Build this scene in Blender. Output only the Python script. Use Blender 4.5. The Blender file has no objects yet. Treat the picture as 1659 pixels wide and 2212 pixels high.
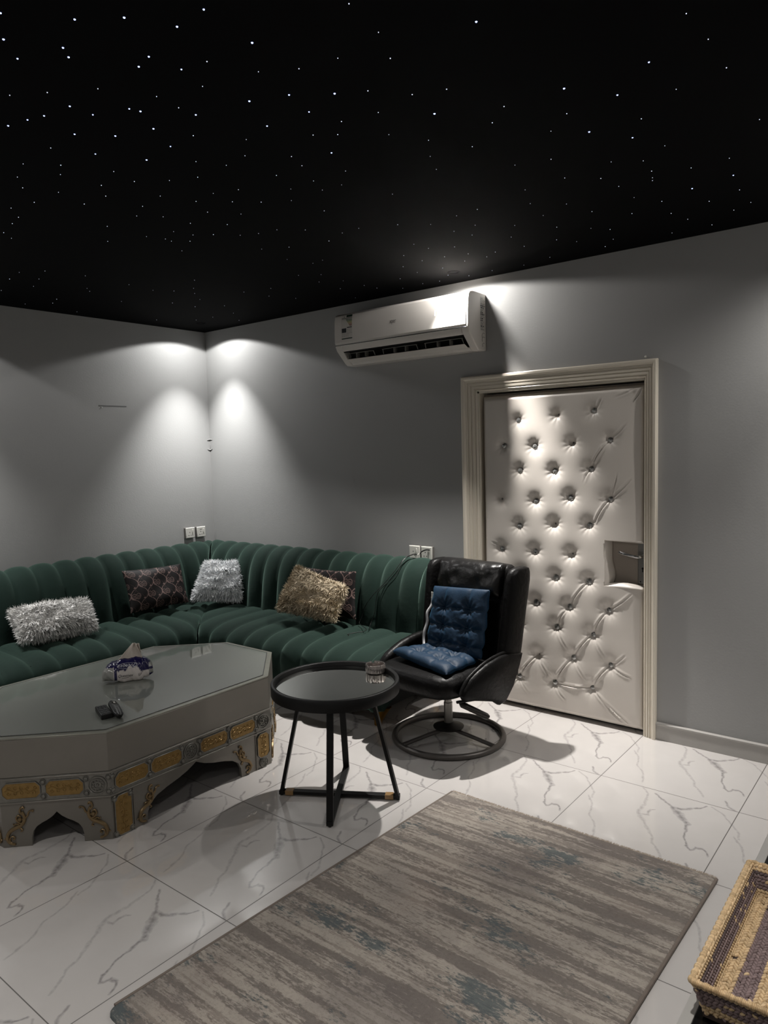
import bpy, bmesh, math, random
import numpy as np
from mathutils import Vector, Matrix, Euler
from math import pi, sin, cos, sqrt, exp
random.seed(7)
sc = bpy.context.scene
COL = sc.collection
H = 2.58
RX, RY = 5.15, -5.0      # right wall, front wall (behind the camera)

# ------------------------------------------------------------------ camera
cam_d = bpy.data.cameras.new('camera')
cam_d.sensor_fit = 'VERTICAL'; cam_d.sensor_height = 36.0
cam_d.lens = 1553.21 / 2212 * 36.0
cam_d.clip_start = 0.02
cam = bpy.data.objects.new('camera', cam_d)
COL.objects.link(cam)
_r = Vector((0.78149975, 0.62329359, -0.02762665)); _u = Vector((-0.03209866, 0.08438866, 0.99591577)); _f = Vector((-0.6230793, 0.77742115, -0.0859566))
cam.matrix_world = Matrix(((_r.x, _u.x, -_f.x, 4.884619), (_r.y, _u.y, -_f.y, -3.803034), (_r.z, _u.z, -_f.z, 1.578908), (0, 0, 0, 1)))
sc.camera = cam

# ------------------------------------------------------------------ world, exposure
w = bpy.data.worlds.new('world'); sc.world = w; w.use_nodes = True
w.node_tree.nodes['Background'].inputs[0].default_value = (0.5, 0.5, 0.52, 1)
w.node_tree.nodes['Background'].inputs[1].default_value = 0.05
sc.view_settings.view_transform = 'Standard'
sc.view_settings.look = 'None'
sc.view_settings.gamma = 1.0
sc.view_settings.use_curve_mapping = False
sc.view_settings.exposure = 0.0

# ------------------------------------------------------------------ downlights: x, y, wide watts, narrow watts, cone
LAMPS = [
    (0.33, -0.29, 20, 200, 74),
    (2.592, -0.245, 20, 370, 84),
    (0.22, -2.30, 24, 190, 66),
    (4.80, -0.30, 56, 112, 74),
    (4.45, -2.75, 12, 115, 70),
    (0.33, -3.90, 16, 45, 74),
    (2.60, -4.00, 40, 85, 74),
    (4.80, -4.55, 22, 60, 74),
]

# ------------------------------------------------------------------ helpers
def s2l(c):
    return tuple(((v/255.0)/12.92 if v/255.0 <= 0.04045 else ((v/255.0+0.055)/1.055)**2.4) for v in c)

def mat(name, rgb, rough=0.6, metal=0.0, spec=0.5, sheen=0.0, coat=0.0, noise=None, bump=None, lin=False, emit=None, alpha=1.0, trans=0.0):
    """noise=(scale, amount) value variation; bump=(scale, strength, distance)"""
    m = bpy.data.materials.new(name); m.use_nodes = True
    nt = m.node_tree; b = nt.nodes['Principled BSDF']
    c = rgb if lin else s2l(rgb)
    b.inputs['Base Color'].default_value = (*c, 1)
    b.inputs['Roughness'].default_value = rough
    b.inputs['Metallic'].default_value = metal
    b.inputs['Specular IOR Level'].default_value = spec
    if sheen:
        b.inputs['Sheen Weight'].default_value = sheen; b.inputs['Sheen Roughness'].default_value = 0.4
        b.inputs['Sheen Tint'].default_value = (*[min(1, v*3+0.25) for v in c], 1)
    if coat: b.inputs['Coat Weight'].default_value = coat; b.inputs['Coat Roughness'].default_value = 0.1
    if emit: b.inputs['Emission Color'].default_value = (*emit[0], 1); b.inputs['Emission Strength'].default_value = emit[1]
    b.inputs['Alpha'].default_value = alpha
    b.inputs['Transmission Weight'].default_value = trans
    tc = nt.nodes.new('ShaderNodeTexCoord')
    if noise:
        n = nt.nodes.new('ShaderNodeTexNoise'); n.inputs['Scale'].default_value = noise[0]; n.inputs['Detail'].default_value = 4
        nt.links.new(tc.outputs['Object'], n.inputs['Vector'])
        mx = nt.nodes.new('ShaderNodeMix'); mx.data_type = 'RGBA'
        a = noise[1]
        mx.inputs[6].default_value = (*[v*(1-a) for v in c], 1); mx.inputs[7].default_value = (*[min(1, v*(1+a)) for v in c], 1)
        nt.links.new(n.outputs['Fac'], mx.inputs[0]); nt.links.new(mx.outputs[2], b.inputs['Base Color'])
    if bump:
        n2 = nt.nodes.new('ShaderNodeTexNoise'); n2.inputs['Scale'].default_value = bump[0]; n2.inputs['Detail'].default_value = 5
        nt.links.new(tc.outputs['Object'], n2.inputs['Vector'])
        bp = nt.nodes.new('ShaderNodeBump'); bp.inputs['Strength'].default_value = bump[1]; bp.inputs['Distance'].default_value = bump[2]
        nt.links.new(n2.outputs['Fac'], bp.inputs['Height']); nt.links.new(bp.outputs['Normal'], b.inputs['Normal'])
    return m

def vcmat(name, rough=0.7, sheen=0.0, bump=None, metal=0.0):
    m = mat(name, (128, 128, 128), rough, metal, bump=bump)
    nt = m.node_tree; a = nt.nodes.new('ShaderNodeVertexColor'); a.layer_name = 'Col'
    b = nt.nodes['Principled BSDF']
    nt.links.new(a.outputs['Color'], b.inputs['Base Color'])
    if sheen: b.inputs['Sheen Weight'].default_value = sheen
    return m

def island_mat(name, c1, c2, rough=0.7, pos=0.5):
    m = mat(name, c1, rough); nt = m.node_tree; b = nt.nodes['Principled BSDF']
    g = nt.nodes.new('ShaderNodeNewGeometry'); mx = nt.nodes.new('ShaderNodeMix'); mx.data_type = 'RGBA'
    mx.inputs[6].default_value = (*s2l(c1), 1); mx.inputs[7].default_value = (*s2l(c2), 1)
    nt.links.new(g.outputs['Random Per Island'], mx.inputs[0]); nt.links.new(mx.outputs[2], b.inputs['Base Color'])
    return m

class G:
    """a little geometry collector"""
    def __init__(s): s.v = []; s.f = []
    def add(s, v, f):
        o = len(s.v); s.v += [tuple(p) for p in v]; s.f += [tuple(i+o for i in q) for q in f]; return s
    def box(s, a, b):
        x0, y0, z0 = a; x1, y1, z1 = b
        return s.add([(x0,y0,z0),(x1,y0,z0),(x1,y1,z0),(x0,y1,z0),(x0,y0,z1),(x1,y0,z1),(x1,y1,z1),(x0,y1,z1)],
                     [(0,3,2,1),(4,5,6,7),(0,1,5,4),(1,2,6,5),(2,3,7,6),(3,0,4,7)])
    def prism(s, poly, fn, d0, d1):
        """poly: 2D points; fn(a,b,d)->3D; caps included"""
        n = len(poly); v = [fn(a, b, d0) for a, b in poly] + [fn(a, b, d1) for a, b in poly]
        f = [tuple(range(n-1, -1, -1)), tuple(range(n, 2*n))] + [(i, (i+1) % n, (i+1) % n+n, i+n) for i in range(n)]
        return s.add(v, f)
    def grid(s, fn, nu, nv, closeu=False):
        v = [fn(i, j) for i in range(nu) for j in range(nv)]
        f = []
        for i in range(nu if closeu else nu-1):
            for j in range(nv-1):
                i2 = (i+1) % nu
                f.append((i*nv+j, i2*nv+j, i2*nv+j+1, i*nv+j+1))
        return s.add(v, f)
    def tube(s, pts, rad, n=8, closed=False, cap=True, flat=1.0):
        pts = [Vector(p) for p in pts]; m = len(pts)
        rad = rad if hasattr(rad, '__len__') else [rad]*m
        rings = []; prev = None
        for i, p in enumerate(pts):
            if closed: t = pts[(i+1) % m]-pts[i-1]
            else: t = pts[min(i+1, m-1)]-pts[max(i-1, 0)]
            if t.length < 1e-9: t = Vector((0, 0, 1))
            t.normalize()
            if prev is None:
                ref = Vector((0, 0, 1)) if abs(t.z) < 0.9 else Vector((1, 0, 0))
                nrm = (ref - t*ref.dot(t)).normalized()
            else:
                nrm = prev - t*prev.dot(t)
                nrm = nrm.normalized() if nrm.length > 1e-6 else t.orthogonal().normalized()
            prev = nrm; bn = t.cross(nrm)
            rings.append([p + (nrm*cos(2*pi*k/n) + bn*sin(2*pi*k/n)*flat)*rad[i] for k in range(n)])
        v = [q for r in rings for q in r]; f = []
        for i in range(m if closed else m-1):
            i2 = (i+1) % m
            for k in range(n):
                k2 = (k+1) % n; f.append((i*n+k, i*n+k2, i2*n+k2, i2*n+k))
        if cap and not closed:
            f.append(tuple(range(n-1, -1, -1))); f.append(tuple((m-1)*n+k for k in range(n)))
        return s.add(v, f)
    def lathe(s, prof, c=(0, 0, 0), n=40, axis='z'):
        v = []; f = []
        for r, z in prof:
            for k in range(n):
                a = 2*pi*k/n
                q = (r*cos(a), r*sin(a), z)
                if axis == 'y': q = (r*cos(a), z, r*sin(a))
                if axis == 'x': q = (z, r*cos(a), r*sin(a))
                v.append((c[0]+q[0], c[1]+q[1], c[2]+q[2]))
        for i in range(len(prof)-1):
            for k in range(n):
                k2 = (k+1) % n; f.append((i*n+k, i*n+k2, (i+1)*n+k2, (i+1)*n+k))
        return s.add(v, f)
    def ball(s, c, r, n=10, sc=(1, 1, 1), rot=None):
        v = []; f = []
        for i in range(n//2+1):
            th = pi*i/(n//2)
            for k in range(n):
                q = Vector((r*sc[0]*sin(th)*cos(2*pi*k/n), r*sc[1]*sin(th)*sin(2*pi*k/n), r*sc[2]*cos(th)))
                if rot is not None: q = rot @ q
                v.append((c[0]+q.x, c[1]+q.y, c[2]+q.z))
        for i in range(n//2):
            for k in range(n):
                k2 = (k+1) % n; f.append((i*n+k, (i+1)*n+k, (i+1)*n+k2, i*n+k2))
        return s.add(v, f)

def wm(o):
    m = o.matrix_basis.copy()
    while o.parent: o = o.parent; m = o.matrix_basis @ m
    return m

def obj(name, g, m, parent=None, smooth=True, bevel=0, sub=0, world=True, angle=40, cols=None, merge=0, solid=0, seg=2):
    me = bpy.data.meshes.new(name)
    v = g.v
    if parent is not None and world:
        inv = wm(parent).inverted(); v = [tuple(inv @ Vector(p)) for p in v]
    me.from_pydata([tuple(p) for p in v], [], g.f)
    if cols is not None:
        ca = me.color_attributes.new('Col', 'FLOAT_COLOR', 'POINT')
        ca.data.foreach_set('color', np.array([(*c, 1) for c in cols], dtype=np.float32).ravel())
    bm = bmesh.new(); bm.from_mesh(me)
    if merge: bmesh.ops.remove_doubles(bm, verts=bm.verts, dist=merge)
    bmesh.ops.recalc_face_normals(bm, faces=bm.faces)
    bm.to_mesh(me); bm.free()
    if isinstance(m, (list, tuple)):
        for q in m: me.materials.append(q)
    else: me.materials.append(m)
    o = bpy.data.objects.new(name, me); COL.objects.link(o)
    if parent is not None: o.parent = parent
    if smooth:
        for p in me.polygons: p.use_smooth = True
        me.set_sharp_from_angle(angle=math.radians(angle))
    if solid:
        md = o.modifiers.new('solid', 'SOLIDIFY'); md.thickness = solid; md.offset = 0
    if bevel:
        md = o.modifiers.new('bevel', 'BEVEL'); md.width = bevel; md.segments = seg; md.limit_method = 'ANGLE'; md.angle_limit = math.radians(35)
    if sub:
        md = o.modifiers.new('sub', 'SUBSURF'); md.levels = sub; md.render_levels = sub
    return o

def tag(o, label=None, cat=None, group=None, kind=None):
    if label: o['label'] = label
    if cat: o['category'] = cat
    if group: o['group'] = group
    if kind: o['kind'] = kind
    return o
def thing(name, label, cat, loc=(0, 0, 0), rz=0, group=None):
    o = bpy.data.objects.new(name, None); COL.objects.link(o); o.empty_display_size = 0.05
    o.location = loc; o.rotation_euler = (0, 0, rz)
    return tag(o, label, cat, group)
def struct(name, g, m, **k):
    return tag(obj(name, g, m, **k), kind='structure')

def catmull(P, n=6, closed=False):
    P = [Vector(p) for p in P]; out = []; m = len(P)
    rng = range(m if closed else m-1)
    for i in rng:
        if closed: a, b, c, d = P[i-1], P[i], P[(i+1) % m], P[(i+2) % m]
        else: a, b, c, d = P[max(i-1, 0)], P[i], P[i+1], P[min(i+2, m-1)]
        for k in range(n):
            t = k/n
            out.append(0.5*((2*b)+(-a+c)*t+(2*a-5*b+4*c-d)*t*t+(-a+3*b-3*c+d)*t**3))
    if not closed: out.append(P[-1])
    return out

def text_geo(body, size, fn, spacing=1.0, shear=0.0, depth=0.0006, bend=None):
    """flat lettering; fn(u, v) -> 3D point for text-plane coordinates centred on 0"""
    cu = bpy.data.curves.new('t', 'FONT'); cu.body = body; cu.size = size; cu.align_x = 'CENTER'; cu.align_y = 'CENTER'
    cu.shear = shear; cu.space_character = spacing; cu.resolution_u = 3
    o = bpy.data.objects.new('t', cu); COL.objects.link(o)
    bpy.context.view_layer.update()
    me = bpy.data.meshes.new_from_object(o.evaluated_get(bpy.context.evaluated_depsgraph_get()))
    g = G(); g.add([fn(v.co.x, v.co.y) for v in me.vertices], [tuple(p.vertices) for p in me.polygons])
    bpy.data.objects.remove(o); bpy.data.meshes.remove(me)
    return g

# ------------------------------------------------------------------ materials
M = {}
M['wall'] = mat('wall_paint', (156, 156, 155), 0.62, spec=0.3, noise=(1.3, 0.03), bump=(90, 0.12, 0.004))
M['ceiling'] = mat('black_stretch_ceiling', (10, 10, 11), 0.9, spec=0.04, noise=(0.8, 0.15))
M['dark'] = mat('dark_void', (8, 8, 8), 0.9)
M['casing'] = mat('cream_gloss_paint', (214, 206, 191), 0.32, noise=(5, 0.02))
M['base'] = mat('grey_skirting', (166, 163, 159), 0.4, noise=(9, 0.06), bump=(60, 0.2, 0.002))
M['leather_w'] = mat('cream_faux_leather', (211, 204, 196), 0.38, spec=0.5, noise=(2.2, 0.05), bump=(260, 0.08, 0.002))
M['leaf'] = mat('door_leaf_paint', (140, 130, 120), 0.5, noise=(6, 0.05))
M['chrome'] = mat('chrome', (190, 190, 190), 0.12, 1.0, noise=(30, 0.06))
M['steel'] = mat('brushed_steel', (130, 128, 124), 0.3, 1.0, noise=(40, 0.12))
M['crystal'] = mat('crystal_button', (190, 190, 188), 0.08, 0.7, noise=(160, 0.6))
M['velvet'] = mat('green_velvet', (23, 37, 32), 0.8, spec=0.1, sheen=0.42, noise=(5, 0.22), bump=(40, 0.25, 0.004))
M['velvet'].node_tree.nodes['Principled BSDF'].inputs['Sheen Tint'].default_value = (0.36, 0.55, 0.46, 1)
M['velvet'].node_tree.nodes['Principled BSDF'].inputs['Sheen Roughness'].default_value = 0.42
M['gold'] = mat('gold_leg', (150, 112, 44), 0.35, 1.0, noise=(20, 0.1))
M['white_plastic'] = mat('white_plastic', (205, 203, 196), 0.35, noise=(30, 0.02))
M['ac_plastic'] = mat('ac_plastic', (208, 203, 197), 0.3, noise=(12, 0.015))
M['black'] = mat('black_lacquer', (8, 8, 8), 0.45, spec=0.3, noise=(25, 0.2))
M['blackplastic'] = mat('black_plastic', (16, 16, 16), 0.4, noise=(60, 0.2))
M['mirror'] = mat('grey_mirror', (238, 240, 236), 0.04, 1.0, noise=(2, 0.02))
M['leather_b'] = mat('black_leather', (9, 8, 8), 0.42, spec=0.17, noise=(14, 0.25), bump=(38, 0.5, 0.006))
M['leather_worn'] = mat('worn_black_leather', (11, 10, 10), 0.34, spec=0.42, noise=(14, 0.25), bump=(15, 0.7, 0.010))
M['tabletop'] = mat('grey_painted_glass', (114, 117, 111), 0.03, spec=0.9, noise=(3, 0.04))
M['tablegrey'] = mat('grey_metallic_paint', (124, 120, 113), 0.34, 0.45, noise=(6, 0.10), bump=(120, 0.08, 0.002))
M['silver'] = mat('silver_relief', (126, 124, 118), 0.34, 0.6, noise=(60, 0.3))
M['gilt'] = mat('gilt_relief', (140, 112, 64), 0.36, 0.5, noise=(60, 0.35))
M['bronze'] = mat('bronze_scroll', (132, 112, 82), 0.34, 0.65, noise=(50, 0.3))
M['blue'] = mat('blue_velvet', (4, 34, 56), 0.6, spec=0.3, sheen=0.2, noise=(30, 0.25), bump=(60, 0.35, 0.004))
M['blue'].node_tree.nodes['Principled BSDF'].inputs['Sheen Tint'].default_value = (0.06, 0.24, 0.42, 1)
M['greyfabric'] = mat('grey_edge_fabric', (170, 170, 172), 0.6, noise=(60, 0.2))
M['rubber'] = mat('black_cable', (10, 10, 10), 0.45, noise=(60, 0.1))
M['tape'] = mat('brown_tape', (142, 112, 74), 0.3, noise=(40, 0.15))
M['led'] = mat('lit_led', (255, 255, 255), 0.5, emit=((0.85, 0.9, 1.0), 6))
M['ink'] = mat('dark_ink', (40, 42, 44), 0.5)
M['greyink'] = mat('grey_ink', (110, 106, 102), 0.45)
# ------------------------------------------------------------------ floor
def floor_material():
    m = bpy.data.materials.new('marble_tile'); m.use_nodes = True
    nt = m.node_tree; N = nt.nodes; L = nt.links; b = N['Principled BSDF']
    def math_(op, a, c=None, clamp=False):
        n = N.new('ShaderNodeMath'); n.operation = op; n.use_clamp = clamp
        for i, q in enumerate((a, c)):
            if q is None: continue
            if isinstance(q, (int, float)): n.inputs[i].default_value = q
            else: L.new(q, n.inputs[i])
        return n.outputs[0]
    tc = N.new('ShaderNodeTexCoord')
    sp = N.new('ShaderNodeSeparateXYZ'); L.new(tc.outputs['Object'], sp.inputs[0])
    TX, TY = 0.6055, 0.5885
    u0 = math_('DIVIDE', math_('SUBTRACT', sp.outputs[0], 2.9885), TX)
    v0 = math_('DIVIDE', math_('SUBTRACT', sp.outputs[1], 0.0), TY)
    fu = math_('FRACT', u0); fv = math_('FRACT', v0)
    # noise warp of the tile-local coordinates
    nz = N.new('ShaderNodeTexNoise'); nz.inputs['Scale'].default_value = 9.0; nz.inputs['Detail'].default_value = 5
    cmb = N.new('ShaderNodeCombineXYZ'); L.new(fu, cmb.inputs[0]); L.new(fv, cmb.inputs[1])
    L.new(cmb.outputs[0], nz.inputs['Vector'])
    sub = N.new('ShaderNodeVectorMath'); sub.operation = 'SUBTRACT'; sub.inputs[1].default_value = (0.5, 0.5, 0.5); L.new(nz.outputs['Color'], sub.inputs[0])
    scl = N.new('ShaderNodeVectorMath'); scl.operation = 'SCALE'; scl.inputs['Scale'].default_value = 0.055; L.new(sub.outputs[0], scl.inputs[0])
    add = N.new('ShaderNodeVectorMath'); add.operation = 'ADD'; L.new(cmb.outputs[0], add.inputs[0]); L.new(scl.outputs[0], add.inputs[1])
    flat = N.new('ShaderNodeVectorMath'); flat.operation = 'MULTIPLY'; flat.inputs[1].default_value = (1, 1, 0); L.new(add.outputs[0], flat.inputs[0])
    P = flat.outputs[0]
    # group: one vein segment
    gt = bpy.data.node_groups.new('vein_segment', 'ShaderNodeTree')
    for nm, ty in (('P', 'NodeSocketVector'), ('A', 'NodeSocketVector'), ('D', 'NodeSocketVector'), ('InvLen2', 'NodeSocketFloat'), ('Width', 'NodeSocketFloat'), ('Amp', 'NodeSocketFloat'), ('Prev', 'NodeSocketFloat')):
        gt.interface.new_socket(nm, in_out='INPUT', socket_type=ty)
    gt.interface.new_socket('Out', in_out='OUTPUT', socket_type='NodeSocketFloat')
    gi = gt.nodes.new('NodeGroupInput'); go = gt.nodes.new('NodeGroupOutput')
    def vm(op, a, c):
        n = gt.nodes.new('ShaderNodeVectorMath'); n.operation = op
        gt.links.new(a, n.inputs[0])
        if op == 'SCALE': gt.links.new(c, n.inputs['Scale'])
        elif c is not None: gt.links.new(c, n.inputs[1])
        return n
    def fm(op, a, c, clamp=False):
        n = gt.nodes.new('ShaderNodeMath'); n.operation = op; n.use_clamp = clamp
        gt.links.new(a, n.inputs[0]) if not isinstance(a, (int, float)) else setattr(n.inputs[0], 'default_value', a)
        if c is not None:
            gt.links.new(c, n.inputs[1]) if not isinstance(c, (int, float)) else setattr(n.inputs[1], 'default_value', c)
        return n.outputs[0]
    ap = vm('SUBTRACT', gi.outputs['P'], gi.outputs['A']).outputs[0]
    dt = vm('DOT_PRODUCT', ap, gi.outputs['D']).outputs['Value']
    t = fm('MULTIPLY', dt, gi.outputs['InvLen2'], True)
    pr = vm('SCALE', gi.outputs['D'], t).outputs[0]
    ln = vm('LENGTH', vm('SUBTRACT', ap, pr).outputs[0], None).outputs['Value']
    q = fm('SUBTRACT', 1.0, fm('DIVIDE', ln, gi.outputs['Width']), True)
    q = fm('MULTIPLY', q, gi.outputs['Amp'])
    gt.links.new(fm('MAXIMUM', q, gi.outputs['Prev']), go.inputs['Out'])
    # vein poly-lines in tile coordinates (u right, v up with 1 = far edge)
    veins = [
        ([(.435,.956),(.504,.883),(.612,.802),(.668,.731),(.716,.666),(.755,.614),(.777,.508),(.785,.431),(.826,.332),(.855,.290),(.886,.344),(.931,.346),(.952,.332),(.975,.286)],
         [.010,.013,.026,.034,.024,.014,.011,.010,.011,.013,.015,.010,.009], 1.0),
        ([(.612,.802),(.663,.802),(.719,.856),(.765,.903),(.79,.961)], [.022,.020,.014,.010], 1.0),
        ([(.331,.986),(.40,.91),(.42,.82),(.425,.705),(.433,.597),(.458,.539),(.501,.498),(.56,.383),(.615,.305),(.651,.234),(.701,.161),(.745,.102)],
         [.010,.011,.015,.018,.020,.017,.014,.011,.012,.010,.010], 0.36),
        ([(.466,.581),(.501,.588),(.488,.673),(.507,.688)], [.012,.013,.010], 0.55),
        ([(.883,.119),(.931,.036),(.982,.0)], [.012,.013], 0.75),
        ([(.818,.973),(.917,.914),(.999,.786)], [.010,.010], 0.4),
        ([(.05,.62),(.13,.50),(.17,.36),(.26,.22),(.30,.08)], [.010,.009,.009,.009], 0.35),
        ([(.0,.786),(.06,.70),(.09,.60)], [.010,.010], 0.35),
    ]
    prev = None
    for pts, wid, amp in veins:
        for i in range(len(pts)-1):
            g = N.new('ShaderNodeGroup'); g.node_tree = gt
            a = Vector((*pts[i], 0)); d = Vector((*pts[i+1], 0))-a
            L.new(P, g.inputs['P']); g.inputs['A'].default_value = a; g.inputs['D'].default_value = d
            g.inputs['InvLen2'].default_value = 1/max(d.length_squared, 1e-6)
            g.inputs['Width'].default_value = wid[i]*1.0; g.inputs['Amp'].default_value = amp
            if prev is None: g.inputs['Prev'].default_value = 0
            else: L.new(prev, g.inputs['Prev'])
            prev = g.outputs[0]
    # break up vein strength with a finer noise
    n2 = N.new('ShaderNodeTexNoise'); n2.inputs['Scale'].default_value = 34; n2.inputs['Detail'].default_value = 4; L.new(cmb.outputs[0], n2.inputs['Vector'])
    r2 = N.new('ShaderNodeMapRange'); r2.inputs[1].default_value = 0.35; r2.inputs[2].default_value = 0.6; r2.inputs[3].default_value = 0.45; r2.inputs[4].default_value = 1.0; L.new(n2.outputs['Fac'], r2.inputs[0])
    ve = math_('MULTIPLY', math_('POWER', prev, 0.7), r2.outputs[0], True)
    # clouding
    n3 = N.new('ShaderNodeTexNoise'); n3.inputs['Scale'].default_value = 4; n3.inputs['Detail'].default_value = 3; L.new(cmb.outputs[0], n3.inputs['Vector'])
    base = N.new('ShaderNodeMix'); base.data_type = 'RGBA'; L.new(n3.outputs['Fac'], base.inputs[0])
    base.inputs[6].default_value = (*s2l((188, 184, 181)), 1); base.inputs[7].default_value = (*s2l((197, 193, 190)), 1)
    mv = N.new('ShaderNodeMix'); mv.data_type = 'RGBA'; L.new(ve, mv.inputs[0]); L.new(base.outputs[2], mv.inputs[6]); mv.inputs[7].default_value = (*s2l((134, 131, 130)), 1)
    # grout
    du = math_('MULTIPLY', math_('MINIMUM', fu, math_('SUBTRACT', 1.0, fu)), TX)
    dv = math_('MULTIPLY', math_('MINIMUM', fv, math_('SUBTRACT', 1.0, fv)), TY)
    gr = math_('LESS_THAN', math_('MINIMUM', du, dv), 0.0017)
    mg = N.new('ShaderNodeMix'); mg.data_type = 'RGBA'; L.new(gr, mg.inputs[0]); L.new(mv.outputs[2], mg.inputs[6]); mg.inputs[7].default_value = (*s2l((84, 80, 76)), 1)
    L.new(mg.outputs[2], b.inputs['Base Color'])
    rr = math_('ADD', math_('MULTIPLY', gr, 0.5), 0.055)
    L.new(rr, b.inputs['Roughness'])
    b.inputs['Specular IOR Level'].default_value = 1.0
    # gentle waviness of the polished surface
    n4 = N.new('ShaderNodeTexNoise'); n4.inputs['Scale'].default_value = 6; n4.inputs['Detail'].default_value = 1; L.new(tc.outputs['Object'], n4.inputs['Vector'])
    bp = N.new('ShaderNodeBump'); bp.inputs['Strength'].default_value = 0.06; bp.inputs['Distance'].default_value = 0.01
    L.new(n4.outputs['Fac'], bp.inputs['Height']); L.new(bp.outputs['Normal'], b.inputs['Normal'])
    return m
struct('floor', G().box((-0.15, RY-0.15, -0.1), (RX+0.15, 0.15, 0.0)), floor_material(), smooth=False)
struct('ceiling', G().box((-0.15, RY-0.15, H), (RX+0.15, 0.15, H+0.1)), M['ceiling'], smooth=False)
# walls; the back wall has the door opening
DX0, DX1, DZ = 2.592, 3.60, 1.915
g = G().box((-0.15, 0, 0), (DX0, 0.15, H)).box((DX1, 0, 0), (RX+0.15, 0.15, H)).box((DX0, 0, DZ), (DX1, 0.15, H))
struct('wall_back', g, M['wall'], smooth=False)
struct('wall_left', G().box((-0.15, RY, 0), (0, 0, H)), M['wall'], smooth=False)
struct('wall_right', G().box((RX, RY, 0), (RX+0.15, 0, H)), M['wall'], smooth=False)
struct('wall_front', G().box((-0.15, RY-0.15, 0), (RX+0.15, RY, H)), M['wall'], smooth=False)
# paper seam ridges on the walls and the chipped corner
def base_prof(fn, a0, a1, lip=True):
    pr = [(0, 0), (0.016, 0), (0.016, 0.080), (0.020, 0.083), (0.020, 0.090), (0.012, 0.093), (0, 0.093)]
    return G().prism(pr, fn, a0, a1)
struct('baseboard_back', base_prof(lambda d, z, a: (a, -d-0.015*0, z), 3.640, RX), M['base'], bevel=0.001)
struct('baseboard_back_left', base_prof(lambda d, z, a: (a, -d, z), 0.0, 2.49), M['base'], bevel=0.001)
struct('baseboard_left', base_prof(lambda d, z, a: (d, a, z), RY, 0.0), M['base'], bevel=0.001)
struct('baseboard_right', base_prof(lambda d, z, a: (RX-d, a, z), RY, -0.02), M['base'], bevel=0.001)

# ------------------------------------------------------------------ door casing (mitred, reeded)
cp = [(0, 0.02), (0, -0.010), (0.006, -0.014), (0.013, -0.010), (0.018, -0.010), (0.020, -0.016), (0.034, -0.018), (0.036, -0.014), (0.041, -0.014), (0.043, -0.020),
      (0.056, -0.021), (0.058, -0.017), (0.063, -0.017), (0.065, -0.023), (0.078, -0.024), (0.080, -0.028), (0.088, -0.032), (0.100, -0.032), (0.104, -0.026), (0.108, -0.024), (0.108, 0)]
def casing():
    g = G(); rows = []
    xl, xr, zt = DX0, DX1, DZ
    for (o, y) in cp:
        oL = o; rows.append([(xl-oL, y, 0.0), (xl-oL, y, zt+o*0.85), (xr+o*0.60, y, zt+o*0.85), (xr+o*0.60, y, 0.0)])
    v = [p for r in rows for p in r]; f = []
    for i in range(len(rows)-1):
        for k in range(3): f.append((i*4+k, i*4+k+1, (i+1)*4+k+1, (i+1)*4+k))
    g.add(v, f); return g
struct('trim_1', casing(), M['casing'], angle=25)
# jamb lining inside the opening
jb = G().box((DX0, -0.008, 0), (DX0+0.012, 0.15, DZ)).box((DX1-0.004, -0.008, 0), (DX1+0.001, 0.15, DZ)).box((DX0, -0.008, DZ-0.012), (DX1, 0.15, DZ+0.001))
struct('trim_2', jb, M['casing'], smooth=False)
struct('trim_3', G().box((DX0, 0.14, 0), (DX1, 0.15, DZ)), M['dark'], smooth=False)

# ------------------------------------------------------------------ upholstered door
door = bpy.data.objects.new('door_1', None); COL.objects.link(door); door.location = (3.1, 0.06, 0); door['kind'] = 'structure'
X0, X1, Z0, Z1 = 2.612, 3.592, 0.014, 1.885
obj('door_leaf', G().box((X0, 0.055, 0.010), (X1, 0.095, 1.895)), M['leaf'], door, smooth=False)
BT = [(2.857,1.733,1),(3.104,1.751,0),(3.317,1.764,1),(2.76,1.587,1),(2.963,1.578,1),(3.195,1.589,0),(3.407,1.602,1),(2.865,1.44,1),(3.087,1.435,1),(3.303,1.447,1),
      (2.737,1.265,0),(2.967,1.262,1),(3.183,1.286,1),(3.41,1.281,1),(2.86,1.112,1),(3.082,1.13,0),(3.291,1.134,1),(2.739,0.966,1),(2.96,0.965,1),(3.186,0.963,0),
      (2.874,0.827,1),(3.089,0.823,1),(3.288,0.817,1),(2.963,0.661,1),(3.172,0.661,1),(3.4,0.667,1),(2.853,0.51,1),(3.092,0.533,1),(3.31,0.517,1),
      (2.971,0.346,0),(3.192,0.368,1),(3.41,0.359,1),(2.846,0.198,1),(3.075,0.199,1),(3.302,0.209,1),
      (2.74,0.66,1),(2.74,0.36,1)]
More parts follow.
